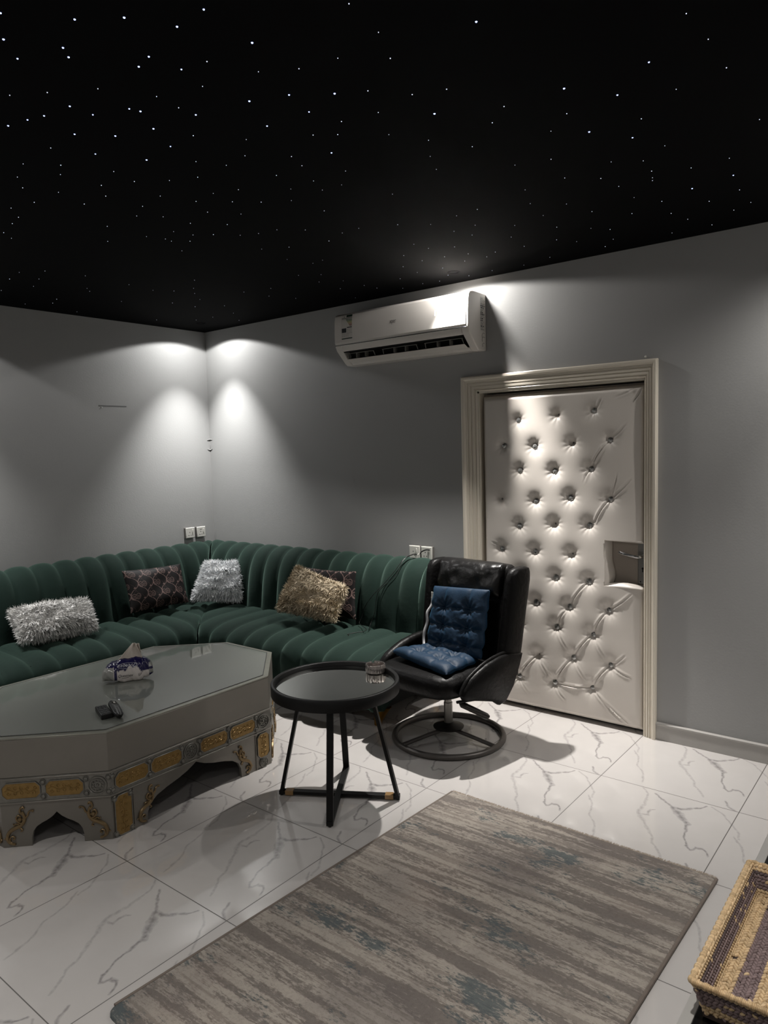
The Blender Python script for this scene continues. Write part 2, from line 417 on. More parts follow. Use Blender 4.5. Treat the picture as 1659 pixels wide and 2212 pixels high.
# raised folds between buttons: (x0,z0,x1,z1,height)
FOLD = [(3.407,1.602,3.303,1.447,1),(3.41,1.281,3.33,1.155,1),(3.407,1.602,3.49,1.67,.8),(3.41,1.281,3.52,1.38,.9),(3.41,1.281,3.45,1.41,.7),(3.317,1.764,3.36,1.82,.6),
        (3.288,.817,3.172,.661,.7),(3.172,.661,3.092,.533,.7),(3.4,.667,3.31,.517,1),(3.4,.667,3.52,.76,1),(3.31,.517,3.192,.368,1),(3.31,.517,3.41,.359,.6),(3.192,.368,3.075,.199,1),
        (3.092,.533,3.17,.40,.6),(2.971,.346,2.846,.198,1),(2.971,.346,3.06,.215,.7),(3.41,.359,3.302,.209,1),(3.075,.199,3.302,.209,.9),(3.192,.368,3.29,.225,.5),
        (3.302,.209,3.50,.035,1.1),(3.302,.209,3.56,.02,.6),(3.41,.359,3.52,.31,.8),(3.41,.359,3.49,.42,.6),(3.075,.199,3.14,.11,.6),(2.846,.198,2.78,.12,.7),(2.846,.198,2.91,.11,.5),(3.45,1.83,3.56,1.88,.6),(3.54,1.80,3.585,1.88,.8),
        (2.739,.966,2.68,1.0,.5),(3.303,1.447,3.27,1.38,.4)]
nx, nz = 170, 310
xs = np.linspace(X0, X1, nx); zs = np.linspace(Z0, Z1, nz)
XX, ZZ = np.meshgrid(xs, zs, indexing='ij')
edge = np.minimum.reduce([XX-X0, (X1-XX)*2.5, ZZ-Z0, Z1-ZZ])
hh = 0.052*np.clip(edge/0.030, 0, 1)**0.4
hh += 0.012*(1-np.exp(-edge/0.12))
rs = np.random.RandomState(3)
for (bx, bz, kind) in BT:
    dx = XX-bx; dz = ZZ-bz; r = np.sqrt(dx*dx+dz*dz)+1e-6; th = np.arctan2(dz, dx)
    ph = rs.rand()*6; 
    hh -= 0.034*np.exp(-(r/0.022)**1.15)+0.006*np.exp(-(r/0.055)**2)
    low = 0.5+0.5*np.clip(-dz/r, -1, 1)
    hh += 0.0016*np.cos(th*rs.randint(9, 13)+ph)*np.exp(-((r-0.028)/0.026)**2)*(0.25+low)
for (x0, z0, x1, z1, k) in FOLD:
    d = np.array([x1-x0, z1-z0]); Ln = np.hypot(*d); d = d/Ln; n = np.array([-d[1], d[0]])
    t = (XX-x0)*d[0]+(ZZ-z0)*d[1]; s = (XX-x0)*n[0]+(ZZ-z0)*n[1]+0.006*np.sin(pi*np.clip(t/Ln, 0, 1))
    env = np.exp(-np.clip(-t, 0, 1)/0.01-np.clip(t-Ln, 0, 1)/0.01)*np.sin(pi*np.clip((t+0.02)/(Ln+0.04), 0, 1))**0.5
    hh += k*env*(0.006*np.exp(-((s-0.006)/0.005)**2)+0.005*np.exp(-((s+0.008)/0.005)**2)-0.006*np.exp(-(s/0.006)**2))
hh += 0.0022*np.sin(XX*9+1)*np.sin(ZZ*7)
CX0, CZ0, CZ1 = 3.385, 0.805, 1.052      # cut-out round the handle
g = G(); keep = np.ones((nx, nz), bool)
inside = (XX > CX0+0.004*np.sin(ZZ*30)) & (ZZ > CZ0) & (ZZ < CZ1)
V = [(XX[i, j], 0.052-hh[i, j], ZZ[i, j]) for i in range(nx) for j in range(nz)]
# pull cut-out border vertices back to make the padded reveal
F = []
for i in range(nx-1):
    for j in range(nz-1):
        q = [(i, j), (i+1, j), (i+1, j+1), (i, j+1)]
        if all(inside[a] for a in q): continue
        F.append(tuple(a*nz+b for a, b in q))
for i in range(nx):
    for j in range(nz):
        if inside[i, j]:
            x, y, z = V[i*nz+j]; V[i*nz+j] = (x, 0.053, z)
g.add(V, F)
# hem back to the leaf
for (i0, fn) in ((0, lambda j: 0*nz+j), (1, lambda j: (nx-1)*nz+j)):
    pass
pad = obj('padded_cover', g, M['leather_w'], door, angle=60)
# soft rolled reveal at the left and bottom of the opening
g = G()
def rv(i, j):
    t = i/30; z = CZ0-0.004+(CZ1-CZ0+0.008)*t; k = j/8
    bow = 0.020*sin(pi*t)
    return (CX0-0.012+0.006*sin(t*9)+k*(0.052+0.010*sin(t*5)-0.018*k), -0.006+0.010*k+0.050*k**1.5, z)
g.grid(rv, 31, 9)
def rb(i, j):
    t = i/24; x = CX0-0.010+(X1-CX0+0.008)*t; k = j/8
    return (x, -0.010+0.062*k, CZ0-0.005+0.020*sin(pi*k)*sin(pi*t)**0.6+0.004*k)
g.grid(rb, 25, 9)
def rt(i, j):
    t = i/24; x = CX0-0.010+(X1-CX0+0.008)*t; k = j/6
    return (x, -0.008+0.060*k, CZ1+0.004-0.014*t*k-0.006*sin(pi*k))
g.grid(rt, 25, 7)
obj('cutout_lining', g, M['leather_w'], door, solid=0.003)
g = G().prism([(3.545, 0.818), (3.545, 1.05), (3.59, 1.05), (3.59, 0.818)], lambda a, b, d: (a, d, b), 0.047, 0.056)
lp = obj('lock_plate', g, M['steel'], door, bevel=0.003)
obj('keyhole', G().lathe([(0, 0.0455), (0.006, 0.0455), (0.006, 0.048)], (3.572, 0, 0.905), 14, 'y').box((3.569, 0.0455, 0.885), (3.575, 0.048, 0.905)), M['black'], lp)
obj('screw', G().lathe([(0, 0.0455), (0.004, 0.0455), (0.004, 0.048)], (3.56, 0, 0.832), 12, 'y'), M['black'], lp)
g = G().tube(catmull([(3.575, 0.05, 0.972), (3.575, 0.015, 0.972), (3.56, -0.003, 0.973), (3.53, -0.006, 0.978), (3.495, -0.004, 0.984), (3.462, 0.004, 0.992)], 5), 0.0085, 10)
obj('door_handle', g, M['chrome'], door)
for (bx, bz, kind) in BT:
    i = int(round((bx-X0)/(X1-X0)*(nx-1))); j = int(round((bz-Z0)/(Z1-Z0)*(nz-1)))
    yy = 0.052-hh[i, j]
    if kind:
        b = obj('crystal_button', G().ball((bx, yy-0.013, bz-0.004), 0.0180, 12, (1, 0.7, 1)), M['crystal'], door, angle=25)
    else:
        b = obj('bare_button', G().ball((bx, yy-0.001, bz), 0.010, 10, (1, 0.5, 1)), M['greyink'], door)
        b['label'] = 'small dark fabric button that has lost its crystal'

# ------------------------------------------------------------------ downlights
BEZ = mat('matt_black_bezel', (10, 10, 11), 0.9, spec=0.02, noise=(30, 0.2))
k_ac = lambda x, y: 2 < x < 3 and y > -1
for (x, y, wide, nar, half) in LAMPS:
    wh = 'at the corner above the sofa' if (x < 1 and y > -1) else 'above the wall air conditioner' if (x < 3 and y > -1) else None
    t = thing('downlight', 'small recessed black downlight in the ceiling '+(wh or {(0.22,-2.30):'along the left wall', (4.80,-0.30):'right of the padded door', (4.45,-2.75):'above the black cabinet', (0.33,-3.90):'in the near left corner', (2.60,-4.00):'in the middle of the near end', (4.80,-4.55):'in the near right corner'}[(x, y)]), 'downlight', (x, y, H), group='ceiling downlights')
    obj('bezel', G().lathe([(0.026, 0), (0.026, -0.002), (0.034, -0.002), (0.036, 0)], (x, y, H), 28), BEZ, t)
    for k, (P, hf, bl) in enumerate(((wide, half, 0.10 if x < 3 else 0.6), (nar, 38, 0.80 if k_ac(x, y) else 0.95))):
        if not P: continue
        ld = bpy.data.lights.new('spot', 'SPOT'); ld.energy = P; ld.spot_size = math.radians(2*hf); ld.spot_blend = bl
        ld.shadow_soft_size = 0.022 if k_ac(x, y) else 0.016; ld.color = (1.0, 0.965, 0.925) if x > 1.5 else (1.0, 0.99, 0.975)
        lo = bpy.data.objects.new('bulb', ld); COL.objects.link(lo); lo.parent = t; lo.location = (0, 0, -0.010)
# ------------------------------------------------------------------ channel-tufted corner sofa
def run_geo(prof, bounds, P, bulge=0.024, mitre=True, endcap=True, wrinkle=0.0, flip=1):
    """prof: (depth, z, weight); bounds: seam positions along the run; P(u, d, z)->3D"""
    pr = catmull([(a, b, c) for a, b, c in prof], 4)
    n = len(pr); nrm = []
    for i in range(n):
        t = pr[min(i+1, n-1)]-pr[max(i-1, 0)]; l = sqrt(t.x**2+t.y**2) or 1
        nrm.append((-t.y/l*flip, t.x/l*flip))
    us = []
    for k in range(len(bounds)-1):
        a, b = bounds[k], bounds[k+1]
        for q in range(9): us.append((a+(b-a)*q/9, q/9, k))
    us.append((bounds[-1], 0.0, len(bounds)-2))
    rows = []
    for i, p in enumerate(pr):
        row = []
        for (u, fr, k) in us:
            d, z, wt = p
            e = 1.0
            if mitre:
                if u < d: u = d
                e = min(1.0, ((u-d)/0.05))**0.5 if u > d else 0.0
            en = min(1.0, max(0.0, (bounds[-1]-u)/0.04))**0.5 if endcap else 1
            puff = (1-abs(2*fr-1)**2.6)
            b = bulge*wt*(puff*e-0.35)*1.0-(1-en)*0.03*wt
            if wrinkle: b += wrinkle*sin(u*61+z*23+k)*sin(z*55+k*2.1)*wt
            nx, ny = nrm[i]
            row.append(P(u, d+nx*b, z+ny*b))
        rows.append(row)
    g = G(); m = len(us)
    v = [q for r in rows for q in r]
    f = [(i*m+j, i*m+j+1, (i+1)*m+j+1, (i+1)*m+j) for i in range(len(rows)-1) for j in range(m-1)]
    f.append(tuple(i*m+m-1 for i in range(len(rows))))
    g.add(v, f); return g
sofa = thing('corner_sofa', 'dark green velvet channel-tufted corner sofa along both grey walls', 'sofa', (0.6, -0.6, 0))
seat_p = [(0.20, 0.42, 0), (0.27, 0.432, 0.4), (0.35, 0.438, 1), (0.50, 0.436, 1), (0.64, 0.430, 1), (0.745, 0.412, 1), (0.815, 0.372, 1), (0.838, 0.31, 1), (0.836, 0.23, 0.8), (0.83, 0.16, 0.6), (0.81, 0.125, 0.4), (0.76, 0.115, 0)]
back_p = [(0.33, 0.40, 0), (0.315, 0.47, 0.7), (0.305, 0.56, 1), (0.29, 0.66, 1), (0.265, 0.75, 1), (0.225, 0.82, 1), (0.17, 0.862, 1), (0.115, 0.872, 1), (0.065, 0.855, 0.7), (0.04, 0.80, 0.2), (0.035, 0.5, 0), (0.035, 0.12, 0)]
PR = lambda u, d, z: (u, -d, z)
PL = lambda u, d, z: (d, -u, z)
XE = 2.405
bR = [0.03, 0.25]+[0.428+0.157*k for k in range(-0, 13)]; bR[1] = 0.271; bR = [b for b in bR if b < XE-0.05]+[XE]
sR = [0.25-0.174, 0.25]+[0.424+0.174*k for k in range(0, 12)]; sR = [b for b in sR if b < XE-0.05]+[XE]
LE = 3.0
bL = [0.03, 0.20, 0.355]+[0.511+0.157*k for k in range(0, 17)]; bL = [b for b in bL if b < LE-0.05]+[LE]
sL = [0.01, 0.175, 0.335, 0.495, 0.655, 0.815]+[0.975+0.16*k for k in range(0, 13)]; sL = [b for b in sL if b < LE-0.05]+[LE]
def gsc(g, k=1): return g
obj('seat', run_geo(seat_p, sR, PR, wrinkle=0.0012), M['velvet'], sofa, merge=2e-4, angle=75)
obj('seat', run_geo(seat_p, sL, PL, wrinkle=0.0012), M['velvet'], sofa, merge=2e-4, angle=75)
obj('backrest', run_geo(back_p, bR, PR, 0.026, flip=-1), M['velvet'], sofa, merge=2e-4, angle=75)
obj('backrest', run_geo(back_p, bL, PL, 0.026, flip=-1), M['velvet'], sofa, merge=2e-4, angle=75)
obj('sofa_frame', G().box((0.04, -0.76, 0.118), (XE-0.02, -0.04, 0.40)).box((0.04, -LE+0.02, 0.118), (0.76, -0.76, 0.40)), mat('black_underside', (12, 16, 15), 0.9, noise=(30, 0.2)), sofa, smooth=False)
def leg(x, y, dx, dy):
    g = G().tube([(x+dx*0.25, y+dy*0.25, 0.125), (x+dx*0.1, y+dy*0.1, 0.08), (x, y, 0.035), (x-dx*0.05, y-dy*0.05, 0.0)], [0.050, 0.040, 0.027, 0.020], 12)
    o = obj('leg', g, M['gold'], sofa); return o
for (x, y, dx, dy) in [(2.315, -0.70, 0.12, 0.05), (1.25, -0.72, 0, 0.1), (0.72, -1.9, 0.1, 0.0), (0.72, -2.85, 0.1, 0), (2.315, -0.16, 0.12, 0)]: leg(x, y, dx, dy)

# ------------------------------------------------------------------ cushions
def pillow_geo(c, T, n=28, pinch=0.07, lumps=0.0, seed=0, sag=0.0):
    TL, TR, BR, BL = [Vector(q) for q in c]
    nrm = (TR-TL).cross(TL-BL); nrm.normalize()
    cv = Vector((4.88, -3.8, 1.58))-(TL+BR)/2
    if nrm.dot(cv) < 0: nrm = -nrm
    rr = random.Random(seed); ph = [rr.random()*6 for _ in range(6)]
    def pt(i, j, side):
        u = -1+2*i/n; v = -1+2*j/n
        U = u*(1-pinch*(1-v*v)); V_ = v*(1-pinch*(1-u*u))
        a = (U+1)/2; b = (V_+1)/2
        p = (TL*(1-a)+TR*a)*(1-b)+(BL*(1-a)+BR*a)*b
        h = max(0, (1-u**4)*(1-v**4))**0.62
        h *= 1+lumps*(sin(3*u+ph[0])*sin(3.5*v+ph[1])+0.6*sin(6*u+4*v+ph[2]))
        p = p+nrm*(T*h*side)
        return p
    g = G()
    g.grid(lambda i, j: pt(i, j, 1), n+1, n+1)
    g.grid(lambda i, j: pt(i, j, -1), n+1, n+1)
    return g, nrm, pt
def fur_pillow(name, label, c, T, m_under, m_fur, nt, ln, group, seed, lumps=0.12, curl=0.5):
    P0 = sum((Vector(q) for q in c), Vector())/4
    base = min(q[2] for q in c)
    t = thing(name, label, 'cushion', (P0.x, P0.y, base), group=group)
    g, nrm, pt = pillow_geo(c, T, 24, 0.05, lumps, seed)
    obj('cover', g, m_under, t, merge=1e-4, angle=80)
    rr = random.Random(seed+5); fg = G(); V = []; F = []
    for k in range(nt):
        side = 1 if rr.random() < 0.72 else -1
        i = rr.random()*24; j = rr.random()*24
        if rr.random() < 0.22:
            if rr.random() < 0.5: i = rr.choice([0.3, 23.7])
            else: j = rr.choice([0.3, 23.7])
        p = pt(i, j, side); a = pt(min(i+.5, 24), j, side)-pt(max(i-.5, 0), j, side); b = pt(i, min(j+.5, 24), side)-pt(i, max(j-.5, 0), side)
        nn = a.cross(b)
        if nn.length < 1e-9: nn = nrm*side
        nn.normalize()
        if nn.dot(nrm)*side < 0: nn = -nn
        # near borders lean outwards
        u = (i/12-1); v = (j/12-1)
        out = (Vector(c[1])-Vector(c[0])).normalized()*(u**3)*0.9+(Vector(c[3])-Vector(c[0])).normalized()*(v**3)*0.9
        tang = Vector((rr.gauss(0, 1), rr.gauss(0, 1), rr.gauss(0, 1)))
        tang = (tang-nn*tang.dot(nn)); tang.normalize()
        cl = Vector((sin(i*1.1+seed), cos(j*0.9+i*0.4), sin(j*1.3)))*0.5
        d = (nn*0.75+out+tang*curl+cl*0.5+Vector((0, 0, -0.30))).normalized()
        L_ = ln*(0.6+0.6*rr.random()); wd = ln*0.060*(0.7+0.6*rr.random())
        s = d.cross(tang); s = s.normalized() if s.length > 1e-6 else tang
        p0 = p-nn*0.002; p1 = p+d*L_*0.5; p2 = p1+(d+tang*curl*0.8+Vector((0, 0, -0.35))).normalized()*L_*0.5
        o = len(V)
        V += [p0-s*wd, p0+s*wd, p1+s*wd*0.9, p1-s*wd*0.9, p2]
        F += [(o, o+1, o+2, o+3), (o+3, o+2, o+4)]
    fg.add(V, F)
    obj('fur', fg, m_fur, t, smooth=False)
    return t
fw = island_mat('white_grey_fur', (176, 180, 184), (255, 255, 255), 0.85)
fw2 = island_mat('light_grey_fur', (166, 165, 163), (252, 250, 247), 0.85)
fb = island_mat('beige_fur', (132, 117, 94), (210, 196, 171), 0.85)
uw = mat('white_plush', (150, 150, 152), 0.9, noise=(60, 0.2)); ub = mat('beige_plush', (120, 104, 80), 0.9, noise=(60, 0.2))
fur_pillow('fur_cushion', 'silvery white fur cushion propped upright in the corner of the green sofa', [(0.44,-0.428,0.755),(0.635,-0.225,0.742),(0.700,-0.352,0.500),(0.475,-0.585,0.525)], 0.055, uw, fw, 10000, 0.044, 'fur cushions', 3)
fur_pillow('fur_cushion', 'light grey long-haired fur cushion lying at the left end of the green sofa', [(0.40,-1.865,0.655),(0.42,-1.40,0.635),(0.56,-1.43,0.495),(0.56,-1.875,0.515)], 0.062, uw, fw2, 11000, 0.046, 'fur cushions', 11)
fur_pillow('fur_cushion', 'beige shaggy fur cushion leaning in front of a dark patterned cushion', [(1.40,-0.41,0.795),(1.87,-0.46,0.705),(1.845,-0.54,0.535),(1.335,-0.53,0.54)], 0.045, ub, fb, 11000, 0.044, 'fur cushions', 21, curl=0.8)

def ogee_color(x, y, lw=0.0032):
    """x, y in metres on the cushion; dark ground, pinkish beige ogee lattice with paired scrolls"""
    W_, H_ = 0.122, 0.165
    base = np.zeros(x.shape+(3,)); base[:] = s2l((20, 17, 17))
    line = s2l((114, 94, 89)); dim = s2l((48, 38, 37))
    def dist_og(px, py):
        c = np.cos(2*pi*py/H_)
        s = np.sign(c)*np.abs(c)**0.75
        d = np.full(px.shape, 9.0)
        for sgn in (1, -1):
            q = (px-sgn*s*W_/4-(W_/2 if sgn < 0 else 0)) / W_
            d = np.minimum(d, np.abs(q-np.round(q))*W_*0.8)
        return d
    d2 = dist_og(x+0.027, y+0.040)
    base[d2 < lw*0.6] = dim
    d1 = dist_og(x, y)
    base[d1 < lw*0.62] = line
    # paired scrolls in alternate cells, small fleur buds between
    for row, (ox, oy) in enumerate(((0, 0), (W_/2, H_/2))):
        cx = (np.round((x-ox-W_/2+0.0)/W_)*W_+ox+W_/2); cy = np.round((y-oy-0.0)/H_)*H_+oy
        ax = np.abs(x-cx); ay = y-cy
        sx = ax-0.0125; sy = ay+0.012
        r = np.hypot(sx, sy); th = np.arctan2(sy, sx)
        sp = np.abs(((r/0.0085-th/(2*pi)) % 1.0)-0.5)*0.0085
        m_ = (r < 0.0135) & (sp < 0.0011)
        base[m_] = line
        heart = np.abs(np.hypot(sx-0.002, sy*0.85-0.0)-0.0165) < 0.0012
        base[heart & (ay < 0.012)] = line
        bud = (np.hypot(ax, ay-0.050) < 0.0055) | ((ax < 0.0085) & (np.abs(ay-0.050) < 0.0022))
        base[bud] = line
    return base
pm = vcmat('patterned_satin', 0.6); pm.node_tree.nodes['Principled BSDF'].inputs['Specular IOR Level'].default_value = 0.18
def pat_pillow(label, c, T, seed, rot=0.0):
    P0 = sum((Vector(q) for q in c), Vector())/4; base = min(q[2] for q in c)
    t = thing('patterned_cushion', label, 'cushion', (P0.x, P0.y, base), group='dark patterned cushions')
    n = 200
    g, nrm, pt = pillow_geo(c, T, n, 0.05, 0.10, seed)
    Wd = (Vector(c[1])-Vector(c[0])).length; Hd = (Vector(c[3])-Vector(c[0])).length
    i, j = np.meshgrid(np.arange(n+1), np.arange(n+1), indexing='ij')
    u = (i/n)*Wd+0.02; v = -(j/n)*Hd+seed*0.03
    cc = ogee_color(u*cos(rot)+v*sin(rot), -u*sin(rot)+v*cos(rot)).reshape(-1, 3)
    cols = [tuple(q) for q in cc]+[tuple(q) for q in cc]
    obj('cover', g, pm, t, angle=80, cols=cols)
    return t
pat_pillow('dark brown cushion with pale scroll lattice on the left wing of the green sofa', [(0.335,-1.075,0.788),(0.335,-0.59,0.770),(0.46,-0.620,0.495),(0.46,-1.10,0.505)], 0.048, 1)
pat_pillow('dark brown scroll-patterned cushion standing behind the beige fur cushion', [(1.40,-0.325,0.79),(1.853,-0.325,0.80),(1.90,-0.395,0.500),(1.40,-0.395,0.490)], 0.033, 2)

# ------------------------------------------------------------------ armchair
CH = Matrix.Translation((2.745, -0.62, 0)) @ Matrix.Rotation(math.atan2(-0.13, 0.9915), 4, 'Z')
chair = thing('swivel_armchair', 'worn black leather swivel armchair with round tubular base beside the padded door', 'armchair', (2.745, -0.62, 0), math.atan2(-0.13, 0.9915))
def cobj(name, g, m, parent=chair, **k):   # local chair coordinates
    g.v = [tuple(CH @ Vector(p)) for p in g.v]
    return obj(name, g, m, parent, **k)
def sq(th, e):   # superellipse unit
    c, s = cos(th), sin(th)
    return (abs(c)**(2/e)*(1 if c >= 0 else -1), abs(s)**(2/e)*(1 if s >= 0 else -1))
def loft(secs, n=32, e=4, noise=None):
    """secs: (cx, cy, z, hx, hy) stacked sections"""
    g = G(); v = []; f = []
    for (cx, cy, z, hx, hy) in secs:
        for k in range(n):
            a, b = sq(2*pi*k/n, e); q = Vector((cx+hx*a, cy+hy*b, z))
            if noise: q += noise(q)
            v.append(q)
    m = len(secs)
    for i in range(m-1):
        for k in range(n): k2 = (k+1) % n; f.append((i*n+k, i*n+k2, (i+1)*n+k2, (i+1)*n+k))
    f.append(tuple(range(n-1, -1, -1))); f.append(tuple((m-1)*n+k for k in range(n)))
    return g.add(v, f)
def wr(a, sx, sy, sz, s=0.0):
    return lambda q: Vector((0, -1, 0))*a*(sin(q.x*sx+sin(q.z*17)*1.5+s)*sin(q.z*sz+q.x*9)+0.5*sin(q.x*sx*2.1+q.z*sz*0.7+2))
zs_ = [0.40, 0.43, 0.50, 0.60, 0.70, 0.78, 0.84, 0.89, 0.92, 0.937]
def backsec(z):
    t = (z-0.40)/0.54
    return 0.14+0.10*t
S = []
for z in zs_:
    k = 1.0 if z < 0.9 else (0.97 if z < 0.93 else 0.90)
    S.append((0.0, backsec(z)+0.045, z, (0.235+0.02*(z-0.4))*k, (0.055 if z < 0.93 else 0.035)))
cobj('backrest', loft(S, 48, 5, wr(0.003, 26, 1, 30)), M['leather_b'], angle=60)
# wings
for s in (-1, 1):
    S = []
    for z in [0.36, 0.40, 0.50, 0.60, 0.70, 0.80, 0.86, 0.90, 0.925, 0.935]:
        e = 1.0 if z < 0.9 else (0.8 if z < 0.93 else 0.45)
        S.append((s*(0.268+0.03*(z-0.4)), backsec(z)+0.035, z, 0.040*e, (0.085+0.01*(z-0.4))*(e if z > 0.9 else 1)))
    cobj('side_wing', loft(S, 28, 2.6, wr(0.002, 10, 1, 22, s)), M['leather_b'], angle=70)
# head cushion
zs2 = np.linspace(0.770, 0.950, 26); S = []
for z in zs2:
    t = (z-0.770)/0.18; e = (1-abs(2*t-1)**3.5)**0.5
    S.append((0, backsec(z)+0.005-0.006*e, z, 0.222*(0.93+0.07*e), 0.016+0.052*e))
cobj('head_cushion', loft(S, 90, 4, wr(0.0060, 42, 1, 46)), M['leather_worn'], angle=70)
# seat
S = []
for z, k in [(0.325, 0.86), (0.333, 0.95), (0.35, 1.0), (0.39, 1.02), (0.415, 1.0), (0.432, 0.95), (0.441, 0.84), (0.443, 0.6)]:
    S.append((0.0, -0.075, z, 0.262*k, 0.245*k))
cobj('seat', loft(S, 64, 4.5, wr(0.002, 30, 1, 30)), M['leather_b'], angle=60)
# arms
arm = [(0.254,0.478),(0.151,0.497),(0.062,0.499),(-0.045,0.483),(-0.118,0.460),(-0.179,0.434),(-0.22,0.398),(-0.241,0.364),(-0.225,0.337),(-0.102,0.303),(0.003,0.273),(0.046,0.243),(0.101,0.252),(0.17,0.319),(0.23,0.424)]
for s in (-1, 1):
    g = G(); dz = 0.0 if s > 0 else 0.018
    pc = [Vector((a, b)) for a, b in arm]; cen = sum(pc, Vector((0, 0)))/len(pc)
    # dished shell: stacked scaled outlines
    levels = [(0.0, 0.90), (0.010, 0.97), (0.022, 1.0), (0.040, 0.985), (0.048, 0.93)]
    n = len(arm); v = []; f = []
    for off, k in levels:
        for q in pc:
            w_ = cen+(q-cen)*k
            flare = 0.020*max(0, (-w_.x+0.05))   # front swings inwards
            v.append((s*(0.275+off-flare*1.5), w_.x, w_.y+dz))
    for i in range(len(levels)-1):
        for k in range(n): k2 = (k+1) % n; f.append((i*n+k, i*n+k2, (i+1)*n+k2, (i+1)*n+k))
    f.append(tuple(range(n-1, -1, -1))); f.append(tuple((len(levels)-1)*n+k for k in range(n)))
    g.add(v, f); cobj('armrest', g, M['leather_b'], angle=70)
    ri = catmull([(s*(0.292 if s > 0 else 0.278), a, b+dz+(0.001 if s > 0 else -0.014)) for a, b in arm[0:8]], 4)
    cobj('arm_roll', G().tube(ri, 0.0095 if s > 0 else 0.026, 12), M['leather_b'])
# side tie on arm's rear corner
# mechanism
g = G().box((-0.10, -0.14, 0.290), (0.10, 0.14, 0.330)).box((-0.24, -0.02, 0.275), (0.24, 0.02, 0.300))
cobj('swivel_mechanism', g, M['steel'], bevel=0.004)
for s in (-1, 1):
    cobj('side_rail', G().tube(catmull([(s*0.245, -0.21, 0.312), (s*0.25, -0.05, 0.288), (s*0.25, 0.10, 0.262), (s*0.24, 0.16, 0.30)], 5), 0.008, 8), M['blackplastic'])
cobj('recline_lever', G().tube([(0.215, -0.155, 0.288), (0.225, -0.15, 0.280), (0.30, -0.12, 0.252), (0.345, -0.10, 0.236), (0.358, -0.095, 0.232)], [0.008, 0.017, 0.016, 0.014, 0.006], 14, flat=0.8), mat('dark_metal', (64, 62, 60), 0.4, 0.7, noise=(40, 0.2)))
cobj('post', G().lathe([(0.0235, 0.06), (0.0235, 0.20), (0.020, 0.202), (0.020, 0.30)], (0, 0, 0), 24), M['steel'])
cobj('hub', G().lathe([(0, 0.040), (0.028, 0.040), (0.032, 0.055), (0.082, 0.060), (0.084, 0.066), (0.06, 0.076), (0.030, 0.086), (0.024, 0.088)], (0, 0, 0), 36), mat('dark_hub', (46, 44, 42), 0.4, 0.6, noise=(30, 0.3)))
tubem = mat('dark_chrome_tube', (104, 100, 97), 0.4, 0.6, noise=(18, 0.25))
cobj('ring_base', G().tube([(0.297*cos(2*pi*k/72), 0.297*sin(2*pi*k/72), 0.016) for k in range(72)], 0.0155, 12, closed=True), tubem)
for a in (math.atan2(-0.257, -0.075), math.atan2(0.036, 0.295), math.atan2(0.22, -0.20)):
    cobj('spoke', G().tube([(0.03*cos(a), 0.03*sin(a), 0.052), (0.12*cos(a), 0.12*sin(a), 0.042), (0.29*cos(a), 0.29*sin(a), 0.020)], 0.011, 10), tubem)

# blue padded cushion set on the armchair (seat pad and back pad sewn together)
def tuft_pad(c, T, dips, n=(64, 64), amp=0.75, seed=1, curlup=None):
    TL, TR, BR, BL = [Vector(q) for q in c]
    nrm = (TR-TL).cross(TL-BL).normalized()
    W_, Hh = (TR-TL).length, (BL-TL).length
    def pt(i, j, side):
        a = i/n[0]; b = j/n[1]; u = 2*a-1; v = 2*b-1
        sc_ = 0.030*sin(b*Hh*70+seed)*(abs(u)**6)
        p = (TL*(1-a)+TR*a)*(1-b)+(BL*(1-a)+BR*a)*b
        p = p+(TR-TL).normalized()*(sc_*0.12*(1 if u > 0 else -1))
        h = max(0, (1-abs(u)**7)*(1-abs(v)**7))**0.5
        D = 0.0
        for (du, dv) in dips:
            r = math.hypot((a-du)*W_, (b-dv)*Hh); D = max(D, exp(-(r/0.030)**1.3)*(1+0.22*sin(9*math.atan2((b-dv)*Hh, (a-du)*W_)+seed)))
            # rows of gathers run across between the tufts
            lr = abs((b-dv)*Hh); D = max(D, 0.62*exp(-(lr/0.012)**1.4)*(0.75+0.25*sin(a*W_*60+dv*9)))
            lc = abs((a-du)*W_); D = max(D, 0.30*exp(-(lc/0.013)**1.4))
        wv = 0.10*sin(a*W_*150+3*sin(b*Hh*31)+seed)*exp(-min(abs((b-dv)*Hh) for _, dv in dips)/0.02)
        h = h*(1-amp*D+wv*0.8+0.05*sin(a*19+b*13+seed))
        return p+nrm*(T*h*side)
    g = G()
    g.grid(lambda i, j: pt(i, j, 1), n[0]+1, n[1]+1); g.grid(lambda i, j: pt(i, j, -0.6), n[0]+1, n[1]+1)
    return g
padt = thing('chair_cushion', 'blue velvet tufted seat and back cushion lying on the black leather armchair', 'cushion', (2.745, -0.70, 0.44), math.atan2(-0.13, 0.9915))
bx0, bx1 = -0.168, 0.215
bc = [(bx0, 0.098, 0.807), (bx1, 0.098, 0.830), (bx1+0.010, 0.008, 0.478), (bx0+0.012, 0.008, 0.472)]
bd = [(0.27, 0.32), (0.73, 0.32), (0.27, 0.60), (0.73, 0.60), (0.27, 0.86), (0.73, 0.86)]
bg = tuft_pad([bc[1], bc[0], bc[3], bc[2]], 0.052, bd, (90, 100), amp=0.92)
obp = cobj('back_pad', bg, M['blue'], padt, merge=1e-4, angle=75)
scn = [(-0.215, -0.205, 0.485), (-0.175, 0.055, 0.462), (0.20, 0.03, 0.462), (0.215, -0.255, 0.458)]
sg = tuft_pad([scn[1], scn[2], scn[3], scn[0]], 0.038, [(0.3, 0.33), (0.7, 0.33), (0.3, 0.68), (0.7, 0.68)], (72, 60), seed=4, amp=0.7)
cobj('seat_pad', sg, M['blue'], padt, merge=1e-4, angle=75)
